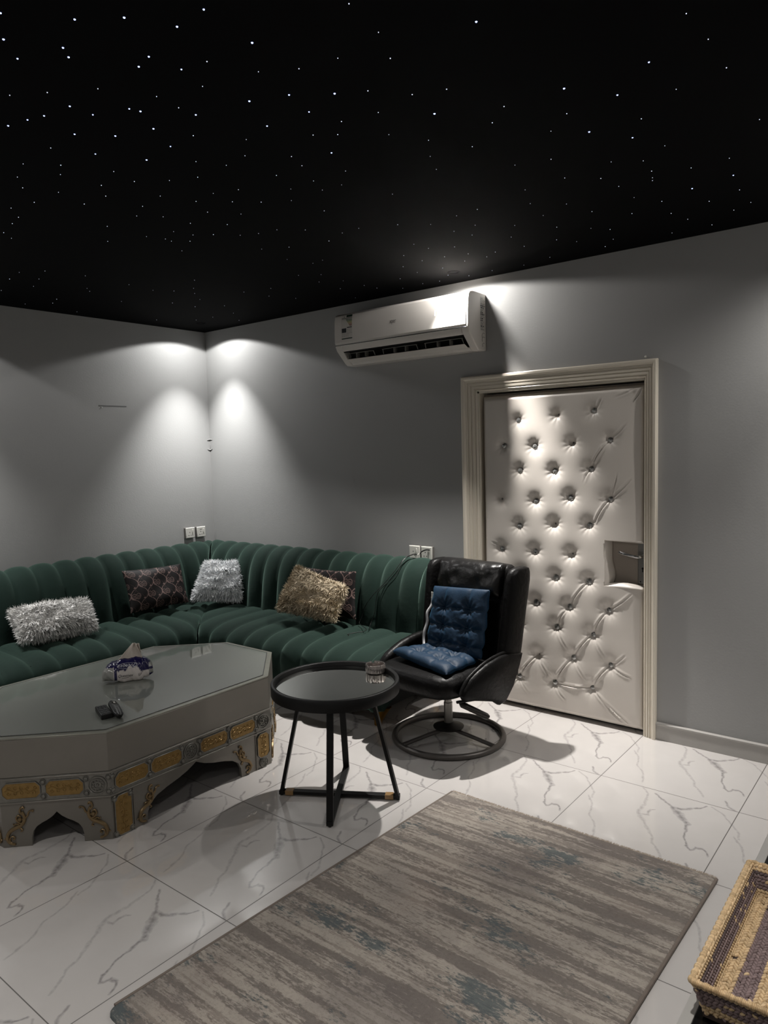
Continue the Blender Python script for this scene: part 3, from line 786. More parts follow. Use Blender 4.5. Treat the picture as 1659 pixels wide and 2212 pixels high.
rib = catmull([(-0.185, 0.10, 0.74), (-0.178, 0.085, 0.70), (-0.200, 0.07, 0.655), (-0.195, 0.062, 0.60), (-0.206, 0.050, 0.55), (-0.205, 0.04, 0.50), (-0.185, 0.02, 0.472)], 6)
g = G().grid(lambda i, j: Vector(rib[i])+Vector((0.018*(j-0.5), -0.004, 0)), len(rib), 2)
e = cobj('fabric_edge', g, M['greyfabric'], padt, solid=0.006); e['label'] = 'pale grey side band of the back pad'
g = G().box((-0.190, 0.090, 0.735), (-0.172, 0.094, 0.770))
e = cobj('care_label', g, M['white_plastic'], padt); e['label'] = 'small white sewn-in tag'
# ------------------------------------------------------------------ octagonal coffee table
ct = thing('coffee_table', 'long octagonal grey coffee table with gilt relief panels and arched base', 'table', (1.69, -1.855, 0))
XA, XB, YA, YB, CHM = 1.190, 2.187, -2.602, -1.106, 0.306
def octo(o=0.0):
    k = o*0.4142
    return [(XB+o, YA+CHM-k), (XB+o, YB-CHM+k), (XB-CHM+k, YB+o), (XA+CHM-k, YB+o), (XA-o, YB-CHM+k), (XA-o, YA+CHM-k), (XA+CHM-k, YA-o), (XB-CHM+k, YA-o)]
oc = octo()
obj('apron', G().prism(octo(0), lambda a, b, d: (a, b, d), 0.292, 0.452), M['tablegrey'], ct, bevel=0.003)
obj('top_frame', G().prism(octo(0.001), lambda a, b, d: (a, b, d), 0.452, 0.4585), mat('worn_silver_edge', (140, 140, 130), 0.3, 0.5, noise=(30, 0.2)), ct, bevel=0.0015)
obj('glass_top', G().prism(octo(-0.026), lambda a, b, d: (a, b, d), 0.4575, 0.4605), M['tabletop'], ct, smooth=False)
g = G(); o1, o2 = octo(-0.0245), octo(-0.0275)
g.add([(a, b, 0.4608) for a, b in o1]+[(a, b, 0.4608) for a, b in o2], [(i, (i+1) % 8, (i+1) % 8+8, i+8) for i in range(8)])
obj('inlay_line', g, M['ink'], ct, smooth=False, solid=0.0006)
# band
bo, bi = octo(0.004), octo(-0.015)
def ring(g, A, B, z0, z1):
    n = len(A); v = [(a, b, z0) for a, b in A]+[(a, b, z1) for a, b in A]+[(a, b, z0) for a, b in B]+[(a, b, z1) for a, b in B]
    f = []
    for i in range(n):
        j = (i+1) % n; f += [(i, j, n+j, n+i), (2*n+i, 3*n+i, 3*n+j, 2*n+j), (n+i, n+j, 3*n+j, 3*n+i), (i, 2*n+i, 2*n+j, j)]
    return g.add(v, f)
obj('relief_band', ring(G(), octo(0.002), octo(-0.016), 0.183, 0.292), M['silver'], ct, bevel=0.001)
g = ring(G(), octo(0.006), octo(-0.01), 0.283, 0.290); ring(g, octo(0.007), octo(-0.01), 0.183, 0.190)
obj('moulding', g, M['tablegrey'], ct, bevel=0.002)
obj('underside', G().prism(octo(-0.02), lambda a, b, d: (a, b, d), 0.285, 0.291), M['dark'], ct, smooth=False)

def face(i):
    a = Vector((*oc[i], 0)); b = Vector((*oc[(i+1) % 8], 0)); L_ = (b-a).length; t = (b-a).normalized(); n = Vector((t.y, -t.x, 0))
    if n.dot(Vector((1.69, -1.855, 0))-a) > 0: n = -n
    return a, t, n, L_
def FP(i):
    a, t, n, L_ = face(i)
    return (lambda s, z, d=0.0: a+t*s+n*d+Vector((0, 0, z))), L_
def arch(s0, s1, pk, zt):
    """opening outline from left foot to right foot (bottom to top to bottom)"""
    c = (s0+s1)/2; hw = (s1-s0)/2
    pr = [(1.0, 0.0), (0.985, 0.26), (0.93, 0.44), (0.80, 0.58), (0.60, 0.68), (0.38, 0.76), (0.18, 0.86), (0.06, 0.95), (0, 1.0)]
    return [(c-hw*a, zt*b) for a, b in pr]+[(c+hw*a, zt*b) for a, b in pr[::-1][1:]]
def panel(i, s0, s1, zt):
    P, L_ = FP(i)
    A = arch(s0, s1, 0, zt)
    poly = [(0, 0)]+A+[(L_, 0), (L_, 0.186), (0, 0.186)]
    o = obj('base_panel', G().prism(poly, lambda a, b, d: P(a, b, d), 0.0, -0.018), M['tablegrey'], ct, bevel=0.0015)
    return P, L_
def relief(g, P, s0, s1, z0, z1, dens, seed, d=0.004, vert=False):
    rr = random.Random(seed)
    n = max(2, int(max(s1-s0, z1-z0)/0.022))
    for k in range(n):
        f_ = (k+0.5)/n
        if vert: cs, cz = (s0+s1)/2, z0+(z1-z0)*f_
        else: cs, cz = s0+(s1-s0)*f_, (z0+z1)/2
        for m_ in range(2):
            sg = 1 if (k+m_) % 2 else -1
            r0 = 0.0085
            ox, oz = (sg*0.010, rr.uniform(-.003, .003)) if vert else (rr.uniform(-.003, .003), sg*0.010)
            pts = [P(cs+ox+r0*(1-q/9*0.8)*cos(q*0.75*sg+k), cz+oz+r0*(1-q/9*0.8)*sin(q*0.75*sg+k), d) for q in range(9)]
            g.tube(pts, 0.0017, 5)
    st = [P((s0+s1)/2+(0.006*sin(q)), z0+(z1-z0)*q/14, d) if vert else P(s0+(s1-s0)*q/14, (z0+z1)/2+0.006*sin(q), d) for q in range(15)]
    g.tube(st, 0.0018, 5); return g
def cartouche(P, s0, s1, z0, z1, seed, vert=False):
    c = 0.018
    poly = [(s0, z0+c), (s0+c, z0), (s1-c, z0), (s1, z0+c), (s1, z1-c), (s1-c, z1), (s0+c, z1), (s0, z1-c)]
    o = obj('gilt_cartouche', G().prism(poly, lambda a, b, d: P(a, b, d), 0.001, 0.0045), M['gilt'], ct, bevel=0.001)
    rim = [P(a, b, 0.0055) for a, b in poly]
    r_ = obj('rim', G().tube(rim, 0.0022, 6, closed=True), M['silver'], o)
    e = 0.012
    g = relief(G(), P, s0+e, s1-e, z0+0.01, z1-0.01, 1, seed, 0.0055, vert)
    obj('foliage_relief', g, M['gilt'], o)
def rosette(P, s, z, r):
    g = G()
    for rad, t in ((r, 0.0028), (r*0.72, 0.0022), (r*0.42, 0.0022)):
        g.tube([P(s+rad*cos(a), z+rad*sin(a), 0.005) for a in [2*pi*k/24 for k in range(24)]], t, 6, closed=True)
    for k in range(10):
        a = 2*pi*k/10; g.ball(P(s+r*0.57*cos(a), z+r*0.57*sin(a), 0.005), r*0.11, 6)
    g.ball(P(s, z, 0.004), r*0.2, 8)
    g.prism([(s+r*cos(2*pi*k/20), z+r*sin(2*pi*k/20)) for k in range(20)], lambda a, b, d: P(a, b, d), 0.0, 0.003)
    obj('rosette', g, M['silver'], ct)
def stud(g, P, s, z):
    g = G(); g.ball(P(s, z, 0.003), 0.0105, 8); g.tube([P(s+0.012*cos(a), z+0.012*sin(a), 0.004) for a in [2*pi*k/12 for k in range(12)]], 0.0015, 5, closed=True)
    obj('stud', g, M['silver'], ct)
def scroll(P, s, mir, k=1.0, z0=0.0):
    """acanthus scroll rising from the foot; mir=+1 leans towards larger s"""
    def q(a, b): return P(s+mir*a*k, z0+b*k, 0.004)
    g = G()
    sp = [q(0.020+(0.004+0.016*t)*cos(-1.2-5.6*(1-t)), 0.036+(0.004+0.019*t)*sin(-1.2-5.6*(1-t))) for t in [i/16 for i in range(17)]]
    g.tube(sp, [0.0022+0.0028*i/16 for i in range(17)], 7)
    st = catmull([q(0.0265, 0.0145), q(0.004, 0.022), q(-0.003, 0.045), q(0.008, 0.068), q(0.030, 0.082), q(0.055, 0.094), q(0.068, 0.115), q(0.066, 0.135), q(0.060, 0.150)], 4)
    n = len(st); g.tube(st, [0.004+0.004*sin(pi*i/(n-1)) for i in range(n)], 8)
    for pts, r in (([(0.060,0.10),(0.045,0.106),(0.036,0.122),(0.044,0.135),(0.054,0.128)], 0.0045), ([(0.064,0.118),(0.080,0.130),(0.086,0.146),(0.098,0.152),(0.104,0.146)], 0.004),
                   ([(0.060,0.138),(0.052,0.150),(0.056,0.166),(0.066,0.168),(0.068,0.160)], 0.0045), ([(0.040,0.088),(0.050,0.080),(0.058,0.070),(0.050,0.066)], 0.0035),
                   ([(0.046,0.096),(0.034,0.100),(0.026,0.094),(0.022,0.102)], 0.003), ([(-0.002,0.034),(-0.012,0.040),(-0.016,0.036)], 0.003), ([(0.070,0.11),(0.060,0.118),(0.054,0.112)], 0.004)):
        c_ = catmull([q(*p) for p in pts], 4); m_ = len(c_)
        g.tube(c_, [r*(1.1-0.5*i/(m_-1)) for i in range(m_)], 7)
    g.ball(q(0.050, 0.118), 0.010*k, 8); g.ball(q(0.060, 0.166), 0.006*k, 8); g.ball(q(0.102, 0.150), 0.005*k, 8); g.ball(q(0.021, 0.036), 0.0045*k, 8)
    obj('acanthus_scroll', g, M['bronze'], ct)
# long sides: oc index 0 (front right) and 4; ends 2, 6; chamfers 1, 3, 5, 7
for i in range(8):
    a, t, n, L_ = face(i)
    if i in (0, 4): P, L_ = panel(i, 0.165, L_-0.197 if False else 0.690, 0.176)
    elif i in (2, 6): P, L_ = panel(i, 0.095, L_-0.095, 0.135)
    else: P, L_ = panel(i, 0.113, L_-0.113, 0.137)
    if i in (3, 4, 5): continue       # faces towards the sofa stay plain, hidden from the room
    sg = G()
    if i == 0:
        cartouche(P, 0.022, 0.178, 0.205, 0.272, 1); cartouche(P, 0.192, 0.350, 0.205, 0.272, 2); rosette(P, 0.400, 0.238, 0.036)
        cartouche(P, 0.452, 0.610, 0.205, 0.272, 3); cartouche(P, 0.624, 0.782, 0.205, 0.272, 4); rosette(P, 0.835, 0.238, 0.036)
        for s in (0.010, 0.185, 0.352, 0.448, 0.617, 0.790):
            for z in (0.208, 0.268): stud(sg, P, s, z)
        cartouche(P, 0.014, 0.092, 0.004, 0.176, 5, True); cartouche(P, 0.793, 0.870, 0.055, 0.178, 6, True); rosette(P, 0.831, 0.028, 0.024)
        for z in (0.165, 0.015): stud(sg, P, 0.014, z); stud(sg, P, 0.088, z)
        for s in (0.101, 0.783):
          g = G(); g.prism([(s-0.0015, 0), (s+0.0015, 0), (s+0.0015, 0.183), (s-0.0015, 0.183)], lambda a, b, d: P(a, b, d), 0, 0.004)
          obj('post_edge', g, M['tablegrey'], ct, smooth=False)
        scroll(P, 0.128, 1, 0.95); scroll(P, 0.742, -1, 0.95)
    else:
        r0 = 0.048
        if i in (1,): rs_ = (L_-0.048,)
        else: rs_ = (0.048,)
        if i in (1, 7):
            # corner rosette sits next to the long side
            ss = [0.048] if i == 1 else [L_-0.048]
            for s in ss: rosette(P, s, 0.238, 0.036)
            if i == 7:
                cartouche(P, 0.010, 0.160, 0.205, 0.272, 11); cartouche(P, 0.180, 0.330, 0.205, 0.272, 12)
                for s in (0.170, L_-0.093, L_-0.004):
                    for z in (0.208, 0.268): stud(sg, P, s, z)
            else:
                cartouche(P, 0.100, 0.250, 0.205, 0.272, 13); cartouche(P, 0.270, 0.420, 0.205, 0.272, 14)
                for s in (0.093, 0.260):
                    for z in (0.208, 0.268): stud(sg, P, s, z)
            scroll(P, 0.022, 1, 1.0); scroll(P, L_-0.022, -1, 1.0)
        else:
            cartouche(P, 0.030, 0.180, 0.205, 0.272, 15+i); cartouche(P, 0.200, 0.350, 0.205, 0.272, 16+i)
            for z in (0.208, 0.268): stud(sg, P, 0.190, z)
            scroll(P, 0.015, 1, 0.9); scroll(P, L_-0.015, -1, 0.9)

# ------------------------------------------------------------------ tissue pack
tp = thing('tissue_pack', 'open soft pack of tissues with navy print on the grey coffee table', 'tissues', (1.65, -1.86, 0.461))
ax = Vector((0.52, 0.854, 0)).normalized(); dv = Vector((0.854, -0.52, 0)).normalized()     # along, towards the camera
cen = Vector((1.648, -1.862, 0.461))
NS, NT = 90, 72
white = s2l((205, 198, 194)); navy = s2l((30, 27, 70)); clear = s2l((150, 150, 146))
def tpoint(s, th):
    """s in -1..1 along, th 0..2pi around the section"""
    taper = max(0.0, 1-abs(s)**3.2)**0.5
    c, q = sq(th, 2.4)
    hh_ = 0.052*(0.35+0.65*taper)*(1+0.18*sin(3*s+1)); dd_ = 0.046*(0.25+0.75*taper)
    cr = 0.0022*(sin(7*s+3*th)+0.8*sin(13*s-2*th+1)+0.35*sin(31*s+7*th))
    z = max(0.0012, 0.052*(0.5+0.5*taper)+(hh_+cr)*q*(1.0)+(0.012*s if s > 0.6 else 0))
    lean = 0.35*z
    return cen+ax*(s*0.122)+dv*((dd_+cr)*c-lean*0.6)+Vector((0, 0, z))
V = []; Cc = []
for i in range(NS+1):
    s = -1+2*i/NS
    for k in range(NT):
        th = 2*pi*k/NT; p = tpoint(s, th); V.append(p)
        z = p.z-0.461; c, q = cos(th), sin(th)
        col = white
        wob = 0.010*sin(8*s)+0.006*sin(21*s)
        if z > 0.070+wob-0.012*abs(s): col = navy
        if -0.52 < s < -0.40 and z > 0.012: col = navy
        if s > 0.55 and z > 0.048: col = navy
        if s < -0.55: col = clear if (z > 0.012 and z < 0.075) else (navy if z >= 0.075 else white)
        if s > 0.84: col = clear if sin(z*200) > -0.3 else navy
        if c < -0.3 and z < 0.06: col = white
        Cc.append(col)
F = [(i*NT+k, i*NT+(k+1) % NT, (i+1)*NT+(k+1) % NT, (i+1)*NT+k) for i in range(NS) for k in range(NT)]
F.append(tuple(range(NT-1, -1, -1))); F.append(tuple(NS*NT+k for k in range(NT)))
wrap = obj('wrapper', G().add(V, F), vcmat('printed_film', 0.22), tp, cols=Cc, angle=80)
g = G()
for (o, h_, sk, wd) in ((0.022, 0.180, 0.004, 0.070), (0.008, 0.172, 0.012, 0.060)):
    def ts(i, j):
        u = i/10*2-1; v = j/12
        wv = wd*(1-v*0.95)+0.003
        return cen+ax*(0.010+sk*v*2.2+0.020*v+u*wv)+dv*(-0.030-0.015*v+o+0.006*sin(u*5+v*4))+Vector((0, 0, 0.085+(h_-0.085)*v))
    g.grid(ts, 11, 13)
obj('tissue', g, mat('tissue_paper', (196, 186, 176), 0.8, noise=(20, 0.05), bump=(40, 0.3, 0.003)), tp, solid=0.0012)
def on_pack(flip=False, s0=0.0, z0=0.03):
    def fn(a, b):
        if flip: a, b = -a, -b
        s = s0+a/0.122; z = z0+b
        best = None
        # find section angle that gives this height on the camera side
        lo, hi = -1.45, 1.45
        for _ in range(22):
            m_ = (lo+hi)/2
            if tpoint(s, m_).z-0.461 < z: lo = m_
            else: hi = m_
        p = tpoint(s, lo); n_ = (dv*cos(lo)+Vector((0, 0, 1))*sin(lo)*0.9).normalized()
        return p+n_*0.0012
    return fn
obj('brand_lettering', text_geo('Queenex', 0.019, on_pack(False, -0.10, 0.034), 1.0, 0.3), M['ink'], wrap, smooth=False)
obj('brand_lettering', text_geo('Queenex', 0.023, on_pack(True, 0.02, 0.080), 1.1, 0.25), mat('white_print', (190, 190, 200), 0.5, noise=(40, 0.02)), wrap, smooth=False)
fn = on_pack(False, 0.0, 0.0)
for pts in ([(0.052, 0.030), (0.050, 0.037), (0.056, 0.034), (0.060, 0.041), (0.064, 0.037), (0.068, 0.045), (0.074, 0.044)], [(0.050, 0.026), (0.058, 0.030), (0.066, 0.036)], [(-0.030, 0.022), (-0.012, 0.0225), (0.004, 0.0245)]):
    obj('script_lettering', G().tube([fn(a, b) for a, b in pts], 0.0009, 5), M['ink'], wrap, smooth=False)
ov = G().tube([on_pack(False, 0.02, 0.080)(0.050*cos(a), 0.0125*sin(a)) for a in [2*pi*k/36 for k in range(36)]], 0.0007, 5, closed=True)
obj('oval_outline', ov, bpy.data.materials['white_print'], wrap)

# ------------------------------------------------------------------ remotes
def frame(o, x, up=(0, 0, 1)):
    x = Vector(x).normalized(); z = Vector(up); z = (z-x*z.dot(x)).normalized(); y = z.cross(x)
    o = Vector(o)
    return lambda a, b, c: o+x*a+y*b+z*c
r1 = thing('remote_control', 'flat rectangular black remote control under the rounded one on the coffee table', 'remote', (1.995, -2.20, 0.461), group='remote controls')
Pm = frame((1.998, -2.197, 0.461), (0.118, -0.040, 0))
g = G().prism([(-0.066, -0.024), (0.066, -0.024), (0.066, 0.024), (-0.066, 0.024)], lambda a, b, d: Pm(a, b, d), 0.0, 0.022)
obj('body', g, M['blackplastic'], r1, bevel=0.003)
def r1key(g): obj('key', g, bpy.data.materials.get('dark_rubber_keys') or mat('dark_rubber_keys', (44, 46, 46), 0.45, noise=(90, 0.2)), r1, bevel=0.0008)
for i, a in enumerate((-0.048, -0.030)):
    for b in (-0.013, 0.0, 0.013): r1key(G().prism([(a-0.005, b-0.004), (a+0.005, b-0.004), (a+0.005, b+0.004), (a-0.005, b+0.004)], lambda x, y, d: Pm(x, y, d), 0.022, 0.0235))
for b in (-0.011, 0.011):
    for a in (-0.004, 0.020, 0.044): r1key(G().prism([(a-0.009, b-0.008), (a+0.009, b-0.008), (a+0.009, b+0.008), (a-0.009, b+0.008)], lambda x, y, d: Pm(x, y, d), 0.022, 0.0232))
r2 = thing('remote_control', 'rounded black remote with many small keys leaning on the rectangular one', 'remote', (2.03, -2.165, 0.461), group='remote controls')
Pq = frame((2.037, -2.163, 0.484), (0.20, -0.077, -0.012), (0.15, 0.30, 1))
def rsec(t):
    return 0.024*(1-abs(2*t-1)**5)**0.5*(1.0-0.08*t)
S_ = []; n_ = 24; V = []; F = []
for i in range(21):
    t = i/20; a = -0.088+0.176*t; w_ = rsec(min(max(t, 0.012), 0.988)); h_ = 0.009+0.003*sin(pi*t)
    for k in range(n_):
        c, s = sq(2*pi*k/n_, 3); V.append(Pq(a, w_*c, h_*s*(1 if s < 0 else 0.85)))
for i in range(20):
    for k in range(n_): F.append((i*n_+k, i*n_+(k+1) % n_, (i+1)*n_+(k+1) % n_, (i+1)*n_+k))
F += [tuple(range(n_-1, -1, -1)), tuple(20*n_+k for k in range(n_))]
obj('body', G().add(V, F), M['blackplastic'], r2, angle=70)
for i in range(8):
    for j in range(3): obj('key', G().ball(Pq(0.078-0.013*i, (j-1)*0.0125, 0.0092), 0.0042, 8, (1, 0.9, 0.5)), bpy.data.materials['dark_rubber_keys'], r2)
for j in range(2): obj('key', G().ball(Pq(-0.074, (j-0.5)*0.018, 0.0075), 0.004, 8), bpy.data.materials['dark_rubber_keys'], r2)
g = G().tube([Pq(-0.048+0.013*cos(a), 0.013*sin(a), 0.0105) for a in [2*pi*k/20 for k in range(20)]], 0.0022, 6, closed=True)
obj('navigation_ring', g, M['steel'], r2)
obj('navigation_key', G().ball(Pq(-0.048, 0, 0.010), 0.0055, 10), M['white_plastic'], r2)

# ------------------------------------------------------------------ round side table
st = thing('side_table', 'round black tray side table with mirrored top and crossed legs', 'side table', (2.71, -1.476, 0))
cx, cy = 2.71, -1.476; RT = 0.290
obj('tray_rim', G().lathe([(RT-0.020, 0.500), (RT-0.001, 0.500), (RT, 0.503), (RT, 0.549), (RT-0.003, 0.552), (RT-0.016, 0.552), (RT-0.019, 0.549), (RT-0.020, 0.520)], (cx, cy, 0), 96), M['black'], st, angle=50)
obj('tray_base', G().lathe([(0, 0.498), (RT-0.015, 0.498), (RT-0.015, 0.528), (0, 0.528)], (cx, cy, 0), 64), M['black'], st)
obj('mirror_top', G().lathe([(0, 0.528), (RT-0.022, 0.528), (RT-0.022, 0.5305), (0, 0.5305)], (cx, cy, 0), 96), M['mirror'], st)
feet = [(2.861, -1.703), (2.47, -1.620), (2.954, -1.336), (2.552, -1.246)]
for (fx, fy) in feet:
    d = Vector((fx-cx, fy-cy, 0)); L_ = d.length; d.normalize(); nrm = Vector((-d.y, d.x, 0))
    b = Vector((fx, fy, 0.006)); t_ = Vector((cx, cy, 0.500))+d*(L_*0.60)
    hw, hd = 0.0145, 0.008
    g = G(); v = []
    for q in (b, t_):
        for (e, f_) in ((-1, -1), (1, -1), (1, 1), (-1, 1)): v.append(q+nrm*(hw*e)+d*(hd*f_-0.008))
    g.add(v, [(0, 1, 2, 3), (7, 6, 5, 4), (0, 4, 5, 1), (1, 5, 6, 2), (2, 6, 7, 3), (3, 7, 4, 0)])
    lg = obj('leg', g, M['black'], st, bevel=0.001)
    obj('foot_pad', G().lathe([(0, 0), (0.007, 0), (0.007, 0.007), (0, 0.007)], (fx-d.x*0.008, fy-d.y*0.008, 0), 12), M['rubber'], lg)
for (a, b, z) in ((feet[1], feet[2], 0.0), (feet[0], feet[3], 0.0005)):
    d = Vector((b[0]-a[0], b[1]-a[1], 0)); L_ = d.length; d.normalize(); n_ = Vector((-d.y, d.x, 0)); p0 = Vector((a[0], a[1], 0)); p1 = Vector((b[0], b[1], 0))
    v = [q+n_*e*0.0145+Vector((0, 0, zz)) for q in (p0, p1) for e, zz in ((-1, 0.008+z), (1, 0.008+z), (1, 0.024+z), (-1, 0.024+z))]
    obj('cross_bar', G().add(v, [(0, 1, 2, 3), (7, 6, 5, 4), (0, 4, 5, 1), (1, 5, 6, 2), (2, 6, 7, 3), (3, 7, 4, 0)]), M['black'], st, bevel=0.001)
    if a == feet[1]:
        for s in (0.048, L_-0.048):
            v = [p0+d*(s+q)+n_*e*0.0165+Vector((0, 0, zz)) for q in (-0.019, 0.019) for e, zz in ((-1, 0.005), (1, 0.005), (1, 0.0265), (-1, 0.0265))]
            tg = obj('tape_wrap', G().add(v, [(0, 1, 2, 3), (7, 6, 5, 4), (0, 4, 5, 1), (1, 5, 6, 2), (2, 6, 7, 3), (3, 7, 4, 0)]), M['tape'], st, bevel=0.002)
            tg['label'] = 'glossy brown parcel tape round the bar end'
# ashtray
at = thing('ashtray', 'small ribbed glass and metal ashtray on the mirrored side table', 'ashtray', (2.752, -1.240, 0.5310))
ac_ = (2.752, -1.240, 0.5310)
g = G(); n_ = 96; v = []; f = []
prof = [(0.0, 0.001), (0.043, 0.001), (0.046, 0.004), (0.047, 0.038), (0.045, 0.041), (0.041, 0.041), (0.039, 0.036), (0.038, 0.012), (0.0, 0.010)]
for (r, z) in prof:
    for k in range(n_):
        a = 2*pi*k/n_; rr_ = r+(0.0012*cos(24*a) if r > 0.042 else 0)
        zz = z-(0.008 if (z > 0.035 and min(abs((a-o+pi) % (2*pi)-pi) for o in (0.4, 2.5, 4.6)) < 0.13) else 0)
        v.append((ac_[0]+rr_*cos(a), ac_[1]+rr_*sin(a), ac_[2]+zz))
for i in range(len(prof)-1):
    for k in range(n_): k2 = (k+1) % n_; f.append((i*n_+k, i*n_+k2, (i+1)*n_+k2, (i+1)*n_+k))
obj('bowl', G().add(v, f), mat('tinted_ribbed_metal', (176, 168, 164), 0.16, 0.9, noise=(30, 0.2)), at, angle=40)

# ------------------------------------------------------------------ air conditioner
ac = thing('air_conditioner', 'white wall-mounted split air conditioner left of the padded door', 'air conditioner', (2.14, 0, 2.15))
AX0, AX1 = 1.620, 2.655
full = [(0, 2.482), (-0.145, 2.484), (-0.175, 2.478), (-0.190, 2.462), (-0.196, 2.43), (-0.200, 2.36), (-0.200, 2.285), (-0.197, 2.262), (-0.186, 2.240), (-0.105, 2.162), (-0.085, 2.150), (0, 2.150)]
mid = [(0, 2.482), (-0.145, 2.484), (-0.175, 2.478), (-0.190, 2.462), (-0.196, 2.43), (-0.200, 2.36), (-0.200, 2.285), (-0.197, 2.262), (-0.186, 2.240), (-0.176, 2.233), (-0.120, 2.250), (-0.085, 2.215), (-0.100, 2.166), (-0.085, 2.150), (0, 2.150)]
body = obj('housing', G().prism(mid, lambda a, b, d: (d, a, b), AX0+0.05, AX1-0.05).prism(full, lambda a, b, d: (d, a, b), AX0, AX0+0.05).prism(full, lambda a, b, d: (d, a, b), AX1-0.05, AX1), M['ac_plastic'], ac, bevel=0.006, seg=3)
g = G().prism([(-0.172, 2.478), (-0.194, 2.463), (-0.2005, 2.43), (-0.2045, 2.36), (-0.2045, 2.288), (-0.1995, 2.284), (-0.195, 2.36), (-0.19, 2.43)], lambda a, b, d: (d, a, b), AX0+0.002, AX1-0.014)
obj('front_panel', g, M['ac_plastic'], ac, bevel=0.002)
g = G().prism([(-0.201, 2.276), (-0.2035, 2.275), (-0.2035, 2.271), (-0.201, 2.270)], lambda a, b, d: (d, a, b), AX0+0.004, AX1-0.006)
obj('chrome_strip', g, M['chrome'], ac, bevel=0.0006)
g = G().prism([(-0.174, 2.231), (-0.120, 2.247), (-0.087, 2.213), (-0.102, 2.170), (-0.108, 2.172), (-0.096, 2.212), (-0.122, 2.238), (-0.172, 2.226)], lambda a, b, d: (d, a, b), AX0+0.052, AX1-0.052)
vent = obj('outlet', g, M['dark'], ac, smooth=False)
g = G().prism([(-0.148, 2.186), (-0.151, 2.184), (-0.108, 2.163), (-0.105, 2.166)], lambda a, b, d: (d, a, b), AX0+0.06, AX1-0.06)
obj('louver_flap', g, M['ac_plastic'], ac, bevel=0.001)
for k, (a, b) in enumerate(((0.075, 0.30), (0.37, 0.64), (0.70, 0.97))):
    x0, x1 = AX0+a, AX0+b
    fr = G()
    loop = catmull([(x0, -0.150, 2.190), (x0+0.004, -0.160, 2.212), (x0+0.02, -0.163, 2.218), (x1-0.02, -0.163, 2.218), (x1-0.004, -0.160, 2.212), (x1, -0.150, 2.190)], 4)
    fr.tube(loop, 0.0022, 6)
    for m_ in range(1, 3):
        xx = x0+(x1-x0)*m_/3; fr.box((xx-0.0015, -0.162, 2.188), (xx+0.0015, -0.125, 2.218))
    obj('guide_vane', fr, mat('vane_grey', (120, 118, 112), 0.5, noise=(20, 0.05)) if k == 0 else bpy.data.materials['vane_grey'], ac, smooth=False)
def front(x, z, d=0.0006):     # point on the front panel
    pts = [(2.478, -0.172), (2.463, -0.194), (2.43, -0.2005), (2.36, -0.2045), (2.288, -0.2045)]
    y = pts[-1][1]
    for (z1, y1), (z0, y0) in zip(pts, pts[1:]):
        if z0 <= z <= z1: y = y0+(y1-y0)*(z-z0)/(z1-z0); break
    return (x, y-d, z)
def fq(g, x0, x1, z0, z1, d=0.0008, sk=0.0):
    zz = [z0]+[q for q in (2.36, 2.43, 2.463) if z0 < q < z1]+[z1]
    for a, b in zip(zz, zz[1:]): g.add([front(x0, a, d), front(x1, a, d), front(x1+sk, b, d), front(x0+sk, b, d)], [(0, 1, 2, 3)])
    return g
stk = obj('energy_label', fq(G(), 1.684, 1.778, 2.306, 2.464, 0.0005), mat('label_paper', (196, 192, 186), 0.35, noise=(20, 0.02)), ac, smooth=False)
def cm(n, c): return mat(n, c, 0.4, noise=(20, 0.03))
gb = cm('label_green_dark', (18, 44, 30)); gy = [cm('label_bar_%s' % n, c) for n, c in (('green', (16, 60, 34)), ('leaf', (46, 92, 40)), ('lime', (120, 128, 50)), ('yellow', (150, 136, 56)), ('amber', (150, 104, 40)), ('orange', (124, 62, 34)), ('red', (96, 22, 24)))]
obj('label_header', fq(fq(G(), 1.726, 1.776, 2.448, 2.462), 1.686, 1.776, 2.440, 2.4435), gb, stk, smooth=False)
for k in range(7):
    obj('rating_bar', fq(G(), 1.722+0.0055*k, 1.775, 2.4305-0.0068*k, 2.4345-0.0068*k), gy[k], stk, smooth=False)
for q in ((1.688, 1.727, 2.350, 2.378), (1.733, 1.775, 2.378, 2.384)): obj('label_block', fq(G(), *q), M['ink'], stk, smooth=False)
g = G()
for r_ in range(4):
    for c_ in range(3): fq(g, 1.735+0.014*c_, 1.744+0.014*c_+0.002*(r_ % 2), 2.368-0.008*r_, 2.370-0.008*r_)
for r_ in range(4):
    for c_ in range(4): fq(g, 1.690+0.015*c_, 1.700+0.015*c_, 2.343-0.006*r_, 2.3445-0.006*r_)
g.add([front(1.702, 2.448), front(1.712, 2.448), front(1.707, 2.459)], [(0, 1, 2)])
obj('label_text_lines', g, M['greyink'], stk, smooth=False)
obj('label_footer', fq(G(), 1.686, 1.777, 2.308, 2.3145), gb, stk, smooth=False)
obj('panel_logo', text_geo('xper', 0.040, lambda a, b: front(2.112+a*0.72, 2.374+b), 0.9), M['greyink'], ac, smooth=False)
g = G(); X_ = 2.438; Z_ = 2.376
for (a, b, c, d) in ((X_-0.012, X_-0.008, Z_-0.014, Z_+0.014), (X_+0.008, X_+0.012, Z_-0.014, Z_+0.014), (X_-0.012, X_+0.012, Z_+0.012, Z_+0.016)): fq(g, a, b, c, d)
obj('led_display', g, M['led'], ac, smooth=False)
